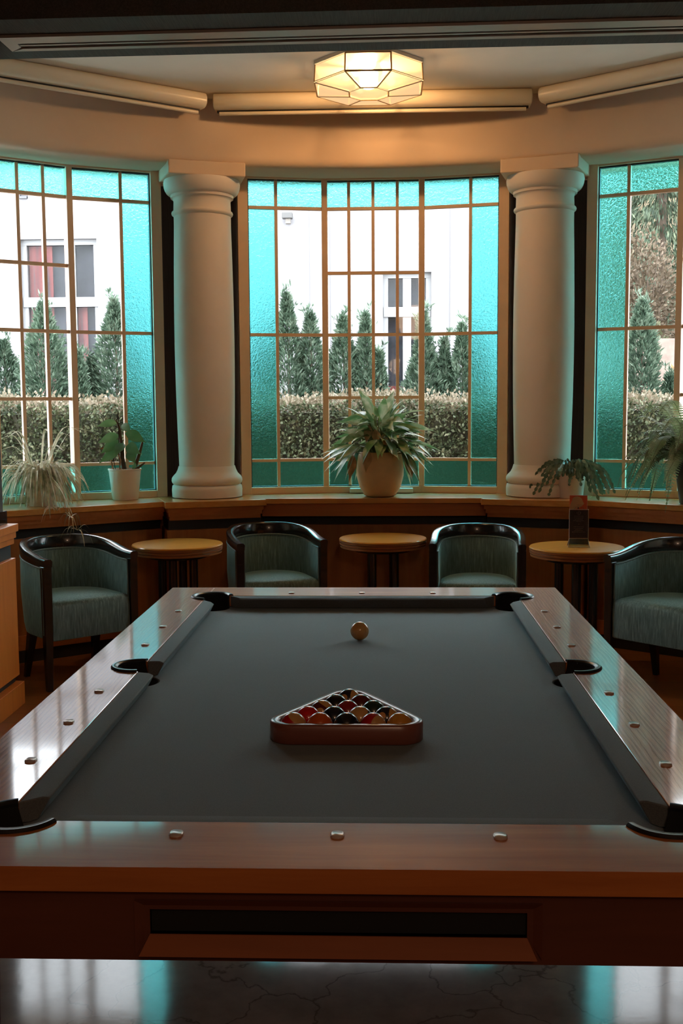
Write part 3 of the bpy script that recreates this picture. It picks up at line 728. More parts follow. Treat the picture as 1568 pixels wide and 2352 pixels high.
for i, ((x, y), a, lab) in enumerate(chairs):
    c = ch0 if i == 0 else copy_tree(ch0)
    c.location = (x, y, 0); c.rotation_euler = (0, 0, R_(a)); tag(c, lab, 'chair', 'tub chairs around the bay')

# ---------------------------------------------------------------- round tables
def make_round_table():
    root = empty('round_table')
    mb = MB(); mb.lathe([(.001, .689), (.255, .689), (.259, .691), (.259, .694), (.2555, .6995), (.001, .7)], n=72, cap=False); mb.build('tabletop', M_table_top, root, smooth=30)
    mb = MB(); mb.lathe([(.20, .646), (.250, .646), (.252, .647), (.253, .657), (.246, .658), (.246, .664), (.256, .665), (.257, .673), (.249, .674), (.249, .680), (.258, .681), (.259, .689), (.20, .689)], n=72, cap=False)
    mb.build('grooved_edge', M_table_edge, root, smooth=30)
    mb = MB(); mb.lathe([(.001, .622), (.168, .622), (.176, .630), (.176, .647), (.001, .647)], n=48, cap=False); mb.build('support_plate', M_lacquer, root, smooth=40)
    for sx in (-1, 1):
        for sy in (-1, 1):
            mb = MB(); mb.lathe([(.025, .03), (.025, .623)], (sx * .066, sy * .066, 0), 24); mb.build('leg', M_lacquer, root, smooth=40)
    mb = MB(); mb.lathe([(.001, 0), (.20, 0), (.205, .005), (.2, .02), (.12, .031), (.001, .031)], n=48, cap=False); mb.build('base', M_lacquer, root, smooth=40)
    return root
t0 = make_round_table()
for i, (x, y, a, lab) in enumerate([(.008, 6.42, 3, 'round oak pedestal table with empty top below the big tan plant pot'),
                                    (-1.17, 6.16, 38, 'round oak pedestal table with empty top in front of the left column'),
                                    (1.075, 6.0, 36, 'round oak pedestal table carrying the clear menu stand')]):
    t = t0 if i == 0 else copy_tree(t0)
    t.location = (x, y, 0); t.rotation_euler = (0, 0, R_(a)); tag(t, lab, 'table', 'round side tables')

# ---------------------------------------------------------------- menu stand with its card and flyer
def mk_acrylic():
    m = bpy.data.materials.new('clear_acrylic'); m.use_nodes = True; nt = m.node_tree; nt.nodes.remove(nt.nodes['Principled BSDF'])
    t = nt.nodes.new('ShaderNodeBsdfTransparent'); t.inputs[0].default_value = (.93, .93, .93, 1)
    g = nt.nodes.new('ShaderNodeBsdfGlossy'); g.inputs['Roughness'].default_value = .05; g.inputs[0].default_value = (.9, .9, .9, 1)
    fr = nt.nodes.new('ShaderNodeFresnel'); fr.inputs[0].default_value = 1.7
    mx = nt.nodes.new('ShaderNodeMixShader'); nt.links.new(fr.outputs[0], mx.inputs[0]); nt.links.new(t.outputs[0], mx.inputs[1]); nt.links.new(g.outputs[0], mx.inputs[2])
    nt.links.new(mx.outputs[0], nt.nodes['Material Output'].inputs['Surface']); return m
M_acr = mk_acrylic(); M_acre = plain('acrylic_edge', (.62, .58, .54), .2)
MX, MY, MA = 1.082, 5.99, R_(-6)
mh = empty('menu_stand', (MX, MY, .7), MA)
mb = MB(); mb.span(-.050, .052, -.008, -.006, .028, .207); mb.span(-.050, .052, .006, .008, .028, .207); mb.build('front_and_back_sheets', M_acr, mh)
mb = MB()
for x in (-.0505, .0525): mb.span(x - .0008, x + .0008, -.008, .008, .028, .207)
mb.span(-.05, .052, -.0083, -.0060, .205, .2075); mb.build('clear_edges', M_acre, mh)
mb = MB()
mb.add([(-.050, -.008, .045), (.052, -.008, .045), (.060, -.040, .001), (-.058, -.040, .001), (-.050, -.006, .045), (.052, -.006, .045), (.060, -.037, .001), (-.058, -.037, .001)],
       [(0, 1, 2, 3), (7, 6, 5, 4), (0, 4, 5, 1), (2, 6, 7, 3), (1, 5, 6, 2), (0, 3, 7, 4)])
mb.add([(-.050, .006, .045), (.052, .006, .045), (.060, .037, .001), (-.058, .037, .001), (-.050, .008, .045), (.052, .008, .045), (.060, .040, .001), (-.058, .040, .001)],
       [(0, 1, 2, 3), (7, 6, 5, 4), (0, 4, 5, 1), (2, 6, 7, 3), (1, 5, 6, 2), (0, 3, 7, 4)])
mb.build('splayed_foot', M_acr, mh)
mb = MB()
for sx, xo, xi in ((-1, -.058, -.050), (1, .060, .052)):
    for s in (-1, 1): mb.tube([(xi, s * .007, .045), (xo, s * .0385, .002)], .0011, 6)
mb.tube([(-.058, -.039, .002), (.060, -.039, .002)], .0009, 6); mb.tube([(-.05, -.008, .045), (.052, -.008, .045)], .0009, 6)
mb.build('foot_edges', M_acre, mh)
tag(mh, 'clear acrylic menu stand on the right round table', 'menu stand')
card = empty('menu_card', (MX, MY, .7), MA)
mb = MB(); mb.span(-.0475, .048, -.0055, -.0045, .05, .202); mb.build('card', plain('dark_brown_card', (.030, .022, .020), .5), card)
M_print = plain('pale_print', (.75, .68, .62), .6); lt = MB(); ng = np.random.default_rng(5)
for z, hw, hb in ((.169, .025, .0017), (.159, .025, .0016), (.151, .021, .0016), (.1435, .029, .0013), (.139, .013, .0009), (.1245, .003, .0012), (.110, .028, .0017), (.1005, .025, .0016), (.0925, .018, .0014), (.089, .025, .0008), (.0815, .036, .0014)):
    x = -hw
    while x < hw:
        wl = min(ng.uniform(.003, .011), hw - x)
        if wl > .0012: lt.span(x, x + wl, -.0059, -.0056, z - hb / 2, z + hb / 2)
        x += wl + .0018
lt.build('printed_lines', M_print, card)
mb = MB(); mb.tube([(.010 * math.cos(t), -.0057, .187 + .0095 * math.sin(t)) for t in np.linspace(2.5, 7.0, 20)], .0005, 5); mb.span(-.002, -.0005, -.0059, -.0056, .181, .195); mb.span(-.002, .004, -.0059, -.0056, .194, .195); mb.span(-.002, .003, -.0059, -.0056, .1875, .1885)
mb.build('round_emblem', M_print, card)
tag(card, 'dark menu card with pale printed lines inside the clear stand', 'menu card')
fl = empty('flyer', (MX, MY, .7), MA)
mb = MB(); mb.span(-.0495, .045, .0035, .0050, .05, .283); mb.build('sheet', plain('orange_red_paper', (.62, .09, .025), .5), fl)
mb = MB(); mb.prism([(-.049, .205), (-.049, .225), (-.036, .258)] + [(-.010 + .030 * math.cos(t), .250 + .027 * math.sin(t)) for t in np.linspace(2.6, .15, 9)] + [(.028, .236), (.014, .222), (-.006, .212), (-.03, .205)], -.0001, .0008)
pic = mb.build('picture', plain('tan_picture_print', (.55, .33, .17), .6), fl); pic.rotation_euler = (R_(90), 0, 0); pic.location = (0, .0034, 0)
mb = MB()
for k in range(4): mb.span(-.006 + .007 * k, -.003 + .007 * k, .0024, .0029, .228, .231)
mb.tube([(.002 + .030 * math.cos(t), .0027, .195 + .027 * math.sin(t)) for t in np.linspace(.3, 2.85, 16)], .0006, 5)
mb.span(-.006, .0, .0024, .0029, .2085, .2175)
mb.build('printed_marks', M_black, fl)
mb = MB(); mb.span(-.0495, .0455, .0034, .0051, .2825, .2838); mb.span(.0448, .0456, .0034, .0051, .20, .2838); mb.build('white_border', M_white, fl)
tag(fl, 'orange-red flyer standing up behind the dark menu card', 'flyer')

# ---------------------------------------------------------------- potted plants
pr_ = random.Random(3)
def pot(root, prof, mat, soil_r, soil_z, n=48):
    mb = MB(); mb.lathe(prof, n=n, cap=False); p = mb.build('pot', mat, root, smooth=50)
    mb = MB(); mb.lathe([(.0005, soil_z + .004), (soil_r * .6, soil_z + .003), (soil_r, soil_z)], n=24, cap=False); mb.build('soil', M_soil, root)
    return p
def arch(base, az, length, rise, droop, n=8):
    """points of a leaf that goes up and out, then hangs"""
    pts = []; d = Vector((math.cos(az), math.sin(az), 0))
    for k in range(n + 1):
        t = k / n; pts.append(Vector(base) + d * length * (t ** .9) * (1 - .25 * t * droop) + Vector((0, 0, rise * math.sin(min(PI * .5, t * 2.2)) - droop * length * t ** 2.2)))
    return pts
def over_sill(p, root, th):
    # leaves lie on the sill until they pass its front edge
    q = Vector((p.x + root[0] - BC.x, p.y + root[1] - BC.y)); yl = q.x * math.sin(th) + q.y * math.cos(th)
    return Vector((p.x, p.y, max(p.z, .010))) if yl > 3.066 else p
# spider plant
def mk_spider():
    m = foliage('striped_spider_leaf', (.30, .32, .17), (.58, .54, .38), (.82, .78, .62), 22, .5, .3); return m
sp = empty('spider_plant', (-2.03, 6.40, Z_SILL))
pot(sp, [(.001, .001), (.080, .001), (.083, .006), (.100, .17), (.100, .175), (.093, .175), (.088, .15), (.001, .15)], M_potw, .089, .152)
mb = MB()
for k in range(300):
    az = pr_.uniform(0, 2 * PI); L = pr_.uniform(.24, .44); r = pr_.uniform(0, .04); ri = pr_.uniform(.06, .16); dr = pr_.uniform(.45, 1.15)
    if k < 10: ri = pr_.uniform(.2, .34); dr = .15
    pts = arch((r * math.cos(az), r * math.sin(az), .155), az, L * .75, ri, dr, 9)
    pts = [over_sill(p, (-2.03, 6.40), -STEP) for p in pts]
    side = Vector((-math.sin(az), math.cos(az), pr_.uniform(-.5, .5))); mb.blade(pts, [.0035 + .0028 * math.sin(PI * min(1, .15 + .85 * j / 9)) if j < 9 else .0008 for j in range(10)], side, .3)
mb.build('leaves', mk_spider(), sp, fix=False)
mb = MB(); M_run = plain('straw_runner', (.42, .30, .14), .6)
for (ex, ey, ez), n in (((.30, -.42, -.03), 9), ((.20, -.34, .0), 7), ((.34, -.44, -.10), 6)):
    s0 = Vector((.03, -.03, .16)); e = Vector((ex, ey, ez)); m_ = (s0 + e) / 2 + Vector((.03, -.05, .16))
    mb.tube([s0 * (1 - t) ** 2 + m_ * 2 * t * (1 - t) + e * t * t for t in [i / 10 for i in range(11)]], .0016, 5)
    for k in range(n):
        az = pr_.uniform(0, 2 * PI); pts = arch(e, az, pr_.uniform(.06, .12), pr_.uniform(.01, .05), pr_.uniform(.4, 1.2), 5)
        mb.blade(pts, [.003, .004, .004, .0035, .002, .0005], (-math.sin(az), math.cos(az), 0), .3)
mb.build('runners', M_run, sp, fix=False)
tag(sp, 'spider plant with thin pale striped leaves in a white pot on the left sill', 'plant')
# wax-leaf plant on a stake
hp = empty('broad_leaf_plant', (-1.615, 6.80, Z_SILL))
pot(hp, [(.001, .001), (.078, .001), (.081, .006), (.100, .185), (.104, .187), (.104, .196), (.096, .196), (.092, .17), (.001, .17)], M_potw, .093, .172)
M_bark = plain('brown_bark_stem', (.10, .065, .035), .8, var=.3, vscale=40); M_dry = plain('dry_brown_stem', (.36, .15, .06), .7)
M_leafg = foliage('green_waxy_leaf', (.06, .15, .055), (.10, .22, .085), (.17, .30, .14), 8, .35, .25)
mb = MB(); mb.tube([(0, 0, .17), (-.015, .0, .27), (-.02, .01, .36), (-.03, .0, .46), (-.05, 0, .50)], [.016, .014, .011, .008, .005], 8)
mb.tube([(.05, 0, .17), (.08, -.01, .24), (.105, 0, .32), (.118, 0, .37)], [.014, .012, .009, .006], 8)
mb.tube([(.04, -.02, .17), (.09, -.03, .20), (.135, -.03, .235)], [.01, .008, .005], 8); mb.build('stem', M_bark, hp, smooth=60)
mb = MB()
mb.tube([(-.07, 0, .17), (-.085, -.01, .26), (-.07, 0, .31), (-.11, 0, .335), (-.15, 0, .32), (-.10, .01, .335), (-.06, .01, .33)], .005, 6)
mb.tube([(-.03, -.02, .17), (-.02, -.02, .25), (-.04, -.01, .29)], .004, 6); mb.build('dry_stem', M_dry, hp, smooth=60)
mb = MB(); mb.tube([(-.03, -.01, .17), (-.032, -.005, .56)], .0025, 6); mb.tube([(-.055, 0, .17), (-.10, 0, .42)], .0022, 6); mb.build('stake', M_lacquer, hp)
mb = MB()
for (bx, bz, az, el, L, wd) in ((-.03, .48, 200, 5, .12, .035), (-.02, .47, -30, -10, .09, .034), (-.02, .40, 185, -5, .13, .045), (-.0, .42, -5, -12, .14, .05), (-.02, .37, 190, -22, .12, .052),
                                (-.0, .33, -15, -5, .11, .055), (-.02, .31, 195, -20, .13, .044), (.02, .31, -40, -30, .09, .045), (.09, .26, 100, 40, .08, .03), (.0, .36, 250, -30, .09, .04), (.08, .20, -100, 30, .07, .028), (-.01, .44, 60, 10, .1, .04)):
    a, e = R_(az), R_(el); d = Vector((math.cos(a) * math.cos(e), math.sin(a) * math.cos(e), math.sin(e))); b0 = Vector((bx, 0, bz))
    prof = [.12, .6, .92, 1, .9, .6, .25, .02]
    sv = d.cross(Vector((.15 * math.cos(a), -1, .55))).normalized(); mb.blade([b0 + d * (.01 + L * j / 7) + Vector((0, -.004 * j, -.03 * (j / 7) ** 2)) for j in range(8)], [.82 * wd * q for q in prof], sv, .18)
mb.build('leaves', M_leafg, hp, smooth=180, fix=False)
tag(hp, 'upright plant with broad oval leaves on a bare stem in a small white pot', 'plant')
# big plant in round tan pot
bp = empty('aglaonema_plant', (-.008, 6.985, Z_SILL))
pot(bp, [(.001, .001), (.085, .001), (.10, .008), (.132, .06), (.150, .13), (.152, .17), (.146, .225), (.136, .277), (.133, .285), (.124, .285), (.122, .26), (.001, .25)], M_pott, .122, .253)
def mk_aglao():
    m, nt, b = new_mat('variegated_leaf'); f = noise(nt, coords(nt, (1, 1, 1)), 9, 3, .5, .4)
    c = ramp(nt, f, [(.30, (.06, .16, .055)), (.44, (.14, .29, .11)), (.54, (.36, .46, .26)), (.66, (.74, .72, .52))])
    nt.links.new(c, b.inputs['Base Color']); b.inputs['Roughness'].default_value = .35
    t = nt.nodes.new('ShaderNodeBsdfTranslucent'); nt.links.new(c, t.inputs['Color']); mx = nt.nodes.new('ShaderNodeMixShader'); mx.inputs[0].default_value = .25
    nt.links.new(b.outputs[0], mx.inputs[1]); nt.links.new(t.outputs[0], mx.inputs[2]); nt.links.new(mx.outputs[0], nt.nodes['Material Output'].inputs['Surface']); return m
M_ag = mk_aglao(); M_agdry = plain('faded_brown_leaf', (.50, .36, .19), .6, var=.3, vscale=25)
lv, dl, st = MB(), MB(), MB()
prof = [.10, .55, .85, 1, .93, .72, .42, .15, .01]
kinds = ['up'] * 26 + ['mid'] * 54 + ['low'] * 46 + ['hang'] * 14
for k, kd in enumerate(kinds):
    az = k * 2.39996 + pr_.uniform(-.3, .3)
    if kd == 'up': hz, rr, el, L = pr_.uniform(.40, .53), pr_.uniform(.02, .10), pr_.uniform(.55, 1.3), pr_.uniform(.19, .25)
    elif kd == 'mid': hz, rr, el, L = pr_.uniform(.36, .51), pr_.uniform(.06, .15), pr_.uniform(.0, .65), pr_.uniform(.18, .25)
    elif kd == 'low': hz, rr, el, L = pr_.uniform(.30, .38), pr_.uniform(.12, .18), pr_.uniform(-.6, .05), pr_.uniform(.17, .25)
    else: hz, rr, el, L = pr_.uniform(.28, .33), pr_.uniform(.16, .20), pr_.uniform(-1.25, -.8), pr_.uniform(.14, .20)
    b0 = Vector((rr * math.cos(az), rr * math.sin(az), hz)); sq = .45 if math.sin(az) > 0 else 1
    if b0.y > .05: b0.y *= .5
    d = Vector((math.cos(az) * math.cos(el), math.sin(az) * math.cos(el) * sq, math.sin(el))).normalized()
    pts = [b0 + d * L * j / 8 + Vector((0, 0, -.06 * (j / 8) ** 2)) for j in range(9)]
    side = Vector((-math.sin(az), math.cos(az), pr_.uniform(-.9, .9))); side = side - d * side.dot(d); wd = pr_.uniform(.026, .040)
    if kd == 'hang' and abs(math.cos(az)) < .5: continue
    lv.blade(pts, [wd * q for q in prof], side, .22)
    st.tube([(.05 * math.cos(az), .05 * math.sin(az), .25), b0 * .6 + Vector((0, 0, hz * .4 - .01)), b0], .0035, 5)
for (x, y, z, dx, dz, L) in ((-.075, -.14, .30, -.1, -1, .14), (-.17, -.10, .27, -.15, -1, .17), (.02, -.12, .40, .05, -1, .10), (.07, -.13, .345, .12, -1, .10), (.17, -.07, .27, .2, -1, .17), (-.07, -.10, .46, -.15, -1, .12), (-.03, -.10, .43, .1, -1, .1)):
    d = Vector((dx, -.1, dz)).normalized(); dl.blade([Vector((x, y, z)) + d * L * j / 8 for j in range(9)], [.03 * q for q in prof], (1, .3, 0), .3)
lv.build('leaves', M_ag, bp, smooth=180, fix=False); dl.build('withered_leaves', M_agdry, bp, smooth=180, fix=False); st.build('stems', plain('pale_green_stem', (.16, .22, .08), .6), bp)
tag(bp, 'big bushy plant with pointed variegated leaves in a round tan pot on the middle sill', 'plant')
# christmas cactus
cc = empty('hanging_cactus', (1.175, 6.80, Z_SILL))
pot(cc, [(.001, .001), (.072, .001), (.076, .006), (.094, .18), (.098, .183), (.098, .19), (.090, .19), (.086, .165), (.001, .165)], M_potw, .087, .167)
mb = MB(); seg = [.25, .8, 1.0, .8, .3]
for k in range(120):
    az = pr_.uniform(0, 2 * PI); cx_, sx_ = math.cos(az), math.sin(az)
    reach = pr_.uniform(.07, .215) if abs(cx_) > .45 else pr_.uniform(.08, .15)
    if sx_ > 0: sx_ *= .35
    up = pr_.uniform(.02, .075); hang = pr_.uniform(.02, .20) * (1 if reach > .10 else .35)
    if abs(cx_) < .55: hang = min(hang, pr_.choice([.02, .03, .05, .09]))
    path = []
    for t in np.linspace(0, 1, 14): path.append(Vector(((.045 + (reach - .045) * t ** .8) * cx_, (.045 + (reach - .045) * t ** .8) * sx_, .175 + up * math.sin(PI * min(1, t * 1.05)))))
    e = path[-1]; nd = max(2, int(hang / .012))
    path += [e + Vector((.006 * cx_ * q, .004 * sx_ * q, -hang * q / nd)) for q in range(1, nd + 1)]
    cum = [0]
    for a_, b_ in zip(path, path[1:]): cum.append(cum[-1] + (b_ - a_).length)
    def at(d):
        for q in range(len(path) - 1):
            if cum[q + 1] >= d: return path[q].lerp(path[q + 1], (d - cum[q]) / max(1e-6, cum[q + 1] - cum[q]))
        return path[-1]
    d0 = 0
    while d0 < cum[-1] - .012:
        L = pr_.uniform(.028, .038); d1 = min(cum[-1], d0 + L); p, q_ = at(d0), at(d1); ro = pr_.uniform(-1, 1)
        if q_.z < .015 and q_.y > -.16: break
        dd = (q_ - p).normalized(); sd = dd.cross(Vector((.5 * ro, -1, .3 * ro))).normalized()
        mb.blade([p + (q_ - p) * t / 4 for t in range(5)], [.0100 * s_ for s_ in seg], sd, .15); d0 = d1 - .002
mb.build('segmented_stems', foliage('dark_cactus_segment', (.07, .12, .075), (.13, .20, .125), (.26, .33, .23), 14, .4, .1), cc, fix=False)
tag(cc, 'hanging cactus with segmented drooping stems in a white pot beside the right column', 'plant')
# fern
fn = empty('fern', (1.82, 6.36, Z_SILL))
pot(fn, [(.001, .001), (.085, .001), (.09, .006), (.118, .20), (.118, .25), (.108, .25), (.10, .22), (.001, .22)], M_potd, .10, .222)
mb = MB(); st = MB(); dryf = MB()
for k in range(84):
    az = pr_.uniform(PI * .62, PI * 1.6) if k < 66 else pr_.uniform(0, 2 * PI); L = pr_.uniform(.34, .62); ri = pr_.uniform(.08, .30); dr = pr_.uniform(.35, .95)
    if k % 9 == 0: ri += .12; dr *= .6
    tgt = dryf if k in (4, 11, 22) else mb
    base = Vector((.03 * math.cos(az), .03 * math.sin(az), .235)); pts = arch(base, az, L * .85, ri, dr, 40); pts = [Vector((p.x, p.y, max(p.z, -.03 - .04 * (k % 3)))) for p in pts]; pts = pts[:next((q for q in range(5, 41) if pts[q].z < -.02), 41)]; NP = len(pts)
    if math.sin(az) > .1: pts = [Vector((p.x, min(p.y, .16), p.z)) for p in pts]
    pts = [over_sill(p + Vector((0, 0, 0)), (1.82, 6.36), STEP) for p in pts]
    st.tube(pts[::3], .0016, 4)
    sd = Vector((-math.sin(az), math.cos(az), 0))
    for j in range(2, NP):
        t = j / NP; w_ = .044 * math.sin(PI * min(1, .12 + t * .88)) ** .6 * (1 if t < .7 else (1 - t) / .3 + .05); p = pts[j]; tang = (pts[j] - pts[j - 1]).normalized(); L2 = (pts[j] - pts[j - 1]).length * .42
        for s in (-1, 1):
            tip = p + sd * s * w_ + tang * w_ * .25 + Vector((0, 0, -.15 * w_))
            tgt.add([p - tang * L2, p + tang * L2, tip + tang * L2 * .4, tip - tang * L2 * .4], [(0, 1, 2, 3)])
mb.build('fronds', foliage('green_fern_frond', (.11, .17, .065), (.20, .27, .12), (.36, .40, .22), 6, .55, .35), fn, fix=False)
dryf.build('dry_fronds', plain('tan_dry_frond', (.50, .33, .18), .7), fn, fix=False); st.build('frond_stems', plain('green_stalk', (.12, .12, .05), .6), fn)
tag(fn, 'large arching fern cut by the right edge on the right sill', 'plant')

# ---------------------------------------------------------------- outside: house, hedge, conifers, hillside
mb = MB(); mb.span(-14, 16, 8.3, 40, -.35, -.2); structure(mb.build('ground_outside', plain('wet_pale_ground', (.2, .19, .17), .9, var=.2, vscale=2)))
M_facade = plain('white_render', (.215, .207, .215), .9, var=.015, vscale=2, bstr=.1, bscale=40)
FY = 16.0
hs = empty('neighbour_house', (-4, FY, -.2))
def H(x): return x + 4
wins = [(-5.27, -4.13, 1.35, 3.93), (.03, .73, 1.15, 3.40)]
mb = MB(); mb.span(H(-12), H(2.35), 0, .5, 0, 5.5); wall = mb.build('front_wall', M_facade, hs)
cs = []
for x0, x1, z0, z1 in wins:
    c_ = MB(); c_.span(H(x0), H(x1), -.5, .35, z0 + .2, z1 + .2); cs.append(c_.build('cutter', M_black, hs))
cut(wall, cs); drop(cs)
mb = MB(); mb.span(H(1.85), H(2.35), .5, 8, 0, 5.5); mb.build('side_wall', M_facade, hs)
mb = MB()
for x0, x1 in ((-1.02, -.74), (-3.95, -3.45), (1.0, 1.55)): mb.span(H(x0), H(x1), -.03, .01, 0, 5.5)
mb.build('pilaster_band', M_facade, hs)
M_hglass = plain('dark_house_glass', (.10, .10, .13), .06, spec=.9)
M_hclear = M_clear
M_hframe = plain('house_window_paint', (.235, .235, .24), .5)
def mk_curt():
    m, nt, b = new_mat('red_curtain_cloth'); f = noise(nt, coords(nt, (14, 1, .4)), 1, 3)
    nt.links.new(ramp(nt, f, [(.36, (.05, .03, .037)), (.46, (.15, .025, .025)), (.6, (.21, .05, .045)), (.68, (.08, .065, .075))]), b.inputs['Base Color']); b.inputs['Roughness'].default_value = .9; return m
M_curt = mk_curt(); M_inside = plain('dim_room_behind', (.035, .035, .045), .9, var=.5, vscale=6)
for wi_, (x0, x1, z0, z1) in enumerate(wins):
    z0 += .2; z1 += .2; f = MB(); t = .075
    zt = z1 - (z1 - z0) * (.52 if wi_ == 0 else .56)
    if wi_ == 0: zt = z1 - .90
    else: zt = z1 - .56
    f.span(H(x0), H(x1), .10, .20, z1 - t, z1); f.span(H(x0), H(x1), .10, .20, z0, z0 + t)
    f.span(H(x0), H(x0) + t, .105, .195, z0 + .01, z1 - .01); f.span(H(x1) - t, H(x1), .105, .195, z0 + .01, z1 - .01)
    f.span(H(x0) + .01, H(x1) - .01, .08, .19, zt - .07, zt + .07)
    xm = (x0 + x1) / 2
    if wi_ == 0: f.span(H(-4.53), H(-4.53) + .05, .11, .185, z0 + .02, z1 - .02)
    else: f.span(H(xm) - .06, H(xm) + .06, .11, .185, z0 + .02, z1 - .02); f.span(H(x0) + .30, H(x0) + .315, .13, .16, z0, z1)
    wf = f.build('window_frame', M_hframe, hs)
    g = MB(); g.span(H(x0) + t, H(x1) - t, .145, .155, z0 + t, z1 - t); g.build('pane', M_hglass if False else M_clear, wf)
    c_ = MB()
    if wi_ == 0:
        c_.span(H(x0) + t, H(x0) + .42, .22, .24, z0, z1); c_.span(H(-4.62), H(-4.35), .22, .24, z0, zt)
    else: c_.span(H(x0), H(x1), .22, .24, z0, z0 + .62)
    c_.build('curtain', M_curt, wf)
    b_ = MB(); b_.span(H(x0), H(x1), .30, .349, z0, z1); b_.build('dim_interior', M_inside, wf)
    s_ = MB(); s_.span(H(x0) - .06, H(x1) + .06, -.05, -.001, z0 - .06, z0); s_.build('window_ledge', M_facade, wf)
tag(hs, 'white rendered house with red-curtained windows beyond the garden hedge', 'house')
fl_ = empty('outdoor_floodlight', (-1.335, FY - .085, 4.17))
mb = MB(); mb.box((0, -.02, .03), (.15, .12, .085)); mb.build('housing', plain('grey_lamp_housing', (.075, .072, .07), .5), fl_, bevel=.01)
mb = MB(); mb.box((.01, .0, -.045), (.07, .08, .07)); mb.box((0, .03, .0), (.03, .06, .04)); mb.build('sensor', plain('pale_sensor', (.16, .14, .12), .5), fl_)
tag(fl_, 'small grey floodlight on the white house wall above the conifers', 'lamp')
cb = MB(); cb.box((0, -.02, 0), (.12, .06, .03)); cb.box((0, -.02, .06), (.12, .06, .02)); cb.box((-.05, -.01, .03), (.02, .04, .08)); cb.box((.05, -.01, .03), (.02, .04, .08)); cbo = cb.build('wall_bracket', plain('grey_bracket', (.09, .09, .10), .6)); cbo.location = (-5.18, FY, 4.52)
tag(cbo, 'small grey bracket on the white house wall above its curtained window', 'bracket')

hg_f = foliage('box_hedge_leaf', (.028, .042, .02), (.07, .09, .042), (.17, .17, .10), 11, .6, .2)
hd = empty('clipped_hedge', (-.5, 10.3, -.2))
core = MB(); core.span(-5.5, 5.6, -.38, .38, 0, 1.62); core.build('twiggy_core', plain('dark_hedge_core', (.04, .04, .025), 1), hd)
n = 105000; u = rng.random(n); P = np.zeros((n, 3)); Dn = rng.normal(size=(n, 3)) * .7
front = u < .74
P[:, 0] = rng.uniform(-5.6, 5.7, n)
P[front, 1] = -.42 + rng.normal(size=front.sum()) * .035 ; P[front, 2] = rng.uniform(.35, 1.72, front.sum()); Dn[front, 1] -= 1.0
tp = ~front; P[tp, 1] = rng.uniform(-.45, .45, tp.sum()); P[tp, 2] = 1.70 + rng.normal(size=tp.sum()) * .04; Dn[tp, 2] += 1.2
P[:, 1] += .05 * np.sin(P[:, 0] * 5.1) * np.sin(P[:, 2] * 7); P[:, 2] += .025 * np.sin(P[:, 0] * 3.3)
for nm_, sel, mt_ in (('leaves', front, hg_f), ('new_growth', tp, foliage('beige_new_hedge_shoots', (.09, .09, .05), (.18, .15, .10), (.30, .235, .175), 11, .6, .2))):
    q = int(sel.sum()); V, F = cards(P[sel], Dn[sel], rng.normal(size=(q, 3)), rng.uniform(.028, .052, q), rng.uniform(.010, .016, q))
    o_ = np_mesh(nm_, V, F, mt_, hd)
    if nm_ == 'new_growth': o_['label'] = 'pale beige young shoots on top'
tag(hd, 'long clipped green garden hedge outside the windows', 'hedge')

M_th = [foliage('thuja_spray_%d' % i, a, b, c, 14, .55, .2) for i, (a, b, c) in enumerate((((.045, .08, .05), (.095, .15, .10), (.21, .27, .20)), ((.04, .07, .045), (.085, .135, .09), (.19, .245, .18))))]
M_trunk = plain('grey_brown_trunk', (.10, .07, .05), .9)
def thuja(x, y, h, r, tips, lab, seed, mat):
    g = np.random.default_rng(seed); root = empty('conifer', (x, y, -.2)); h += .2
    Vs, Fs = [], []; off = 0; tr = MB()
    for (tx, th_, tr_) in tips:
        hh = h * th_; n = int(9500 * tr_ * hh / 2.4); t = g.random(n) ** .85; z = .25 + t * (hh - .25)
        rad = 1.6 * r * tr_ * np.clip((1 - t ** 1.45), 0, 1) * (.35 + .65 * g.random(n) ** .5) * (1 + .25 * np.sin(9 * t + 6 * g.random()))
        a = g.uniform(0, 2 * np.pi, n); rad *= 1 + .30 * np.sin(5 * a + 11 * t + seed) * np.sin(23 * t + 2 * a)
        P = np.stack([tx + rad * np.cos(a), rad * np.sin(a) * .8, z], 1)
        D = np.stack([np.cos(a) * .75, np.sin(a) * .75, .55 + .5 * g.random(n)], 1) + g.normal(size=(n, 3)) * .28
        V, F = cards(P, D, g.normal(size=(n, 3)), g.uniform(.035, .085, n) * (1.0 + .3 * (1 - t)), g.uniform(.006, .013, n))
        Vs.append(V); Fs.append(F + off); off += len(V)
        # thin leader sprays at the tip
        n2 = 70; t2 = g.random(n2); zz = hh - .12 + .22 * t2; P = np.stack([tx + g.normal(size=n2) * .03 * (1.3 - t2) + .05 * np.sin(6 * t2 + seed), g.normal(size=n2) * .03, zz], 1)
        D = np.stack([g.normal(size=n2) * .6, g.normal(size=n2) * .6, np.ones(n2) * .8], 1)
        V, F = cards(P, D, g.normal(size=(n2, 3)), g.uniform(.04, .09, n2), g.uniform(.005, .010, n2)); Vs.append(V); Fs.append(F + off); off += len(V)
        tr.tube([(tx, 0, 0), (tx + .02, 0, hh * .6), (tx, 0, hh * .97)], [.03, .02, .005], 6)
    np_mesh('foliage', np.concatenate(Vs), np.concatenate(Fs), mat, root); tr.build('trunk', M_trunk, root)
    tag(root, lab, 'tree', 'conifers behind the hedge'); return root
TYY = 11.5
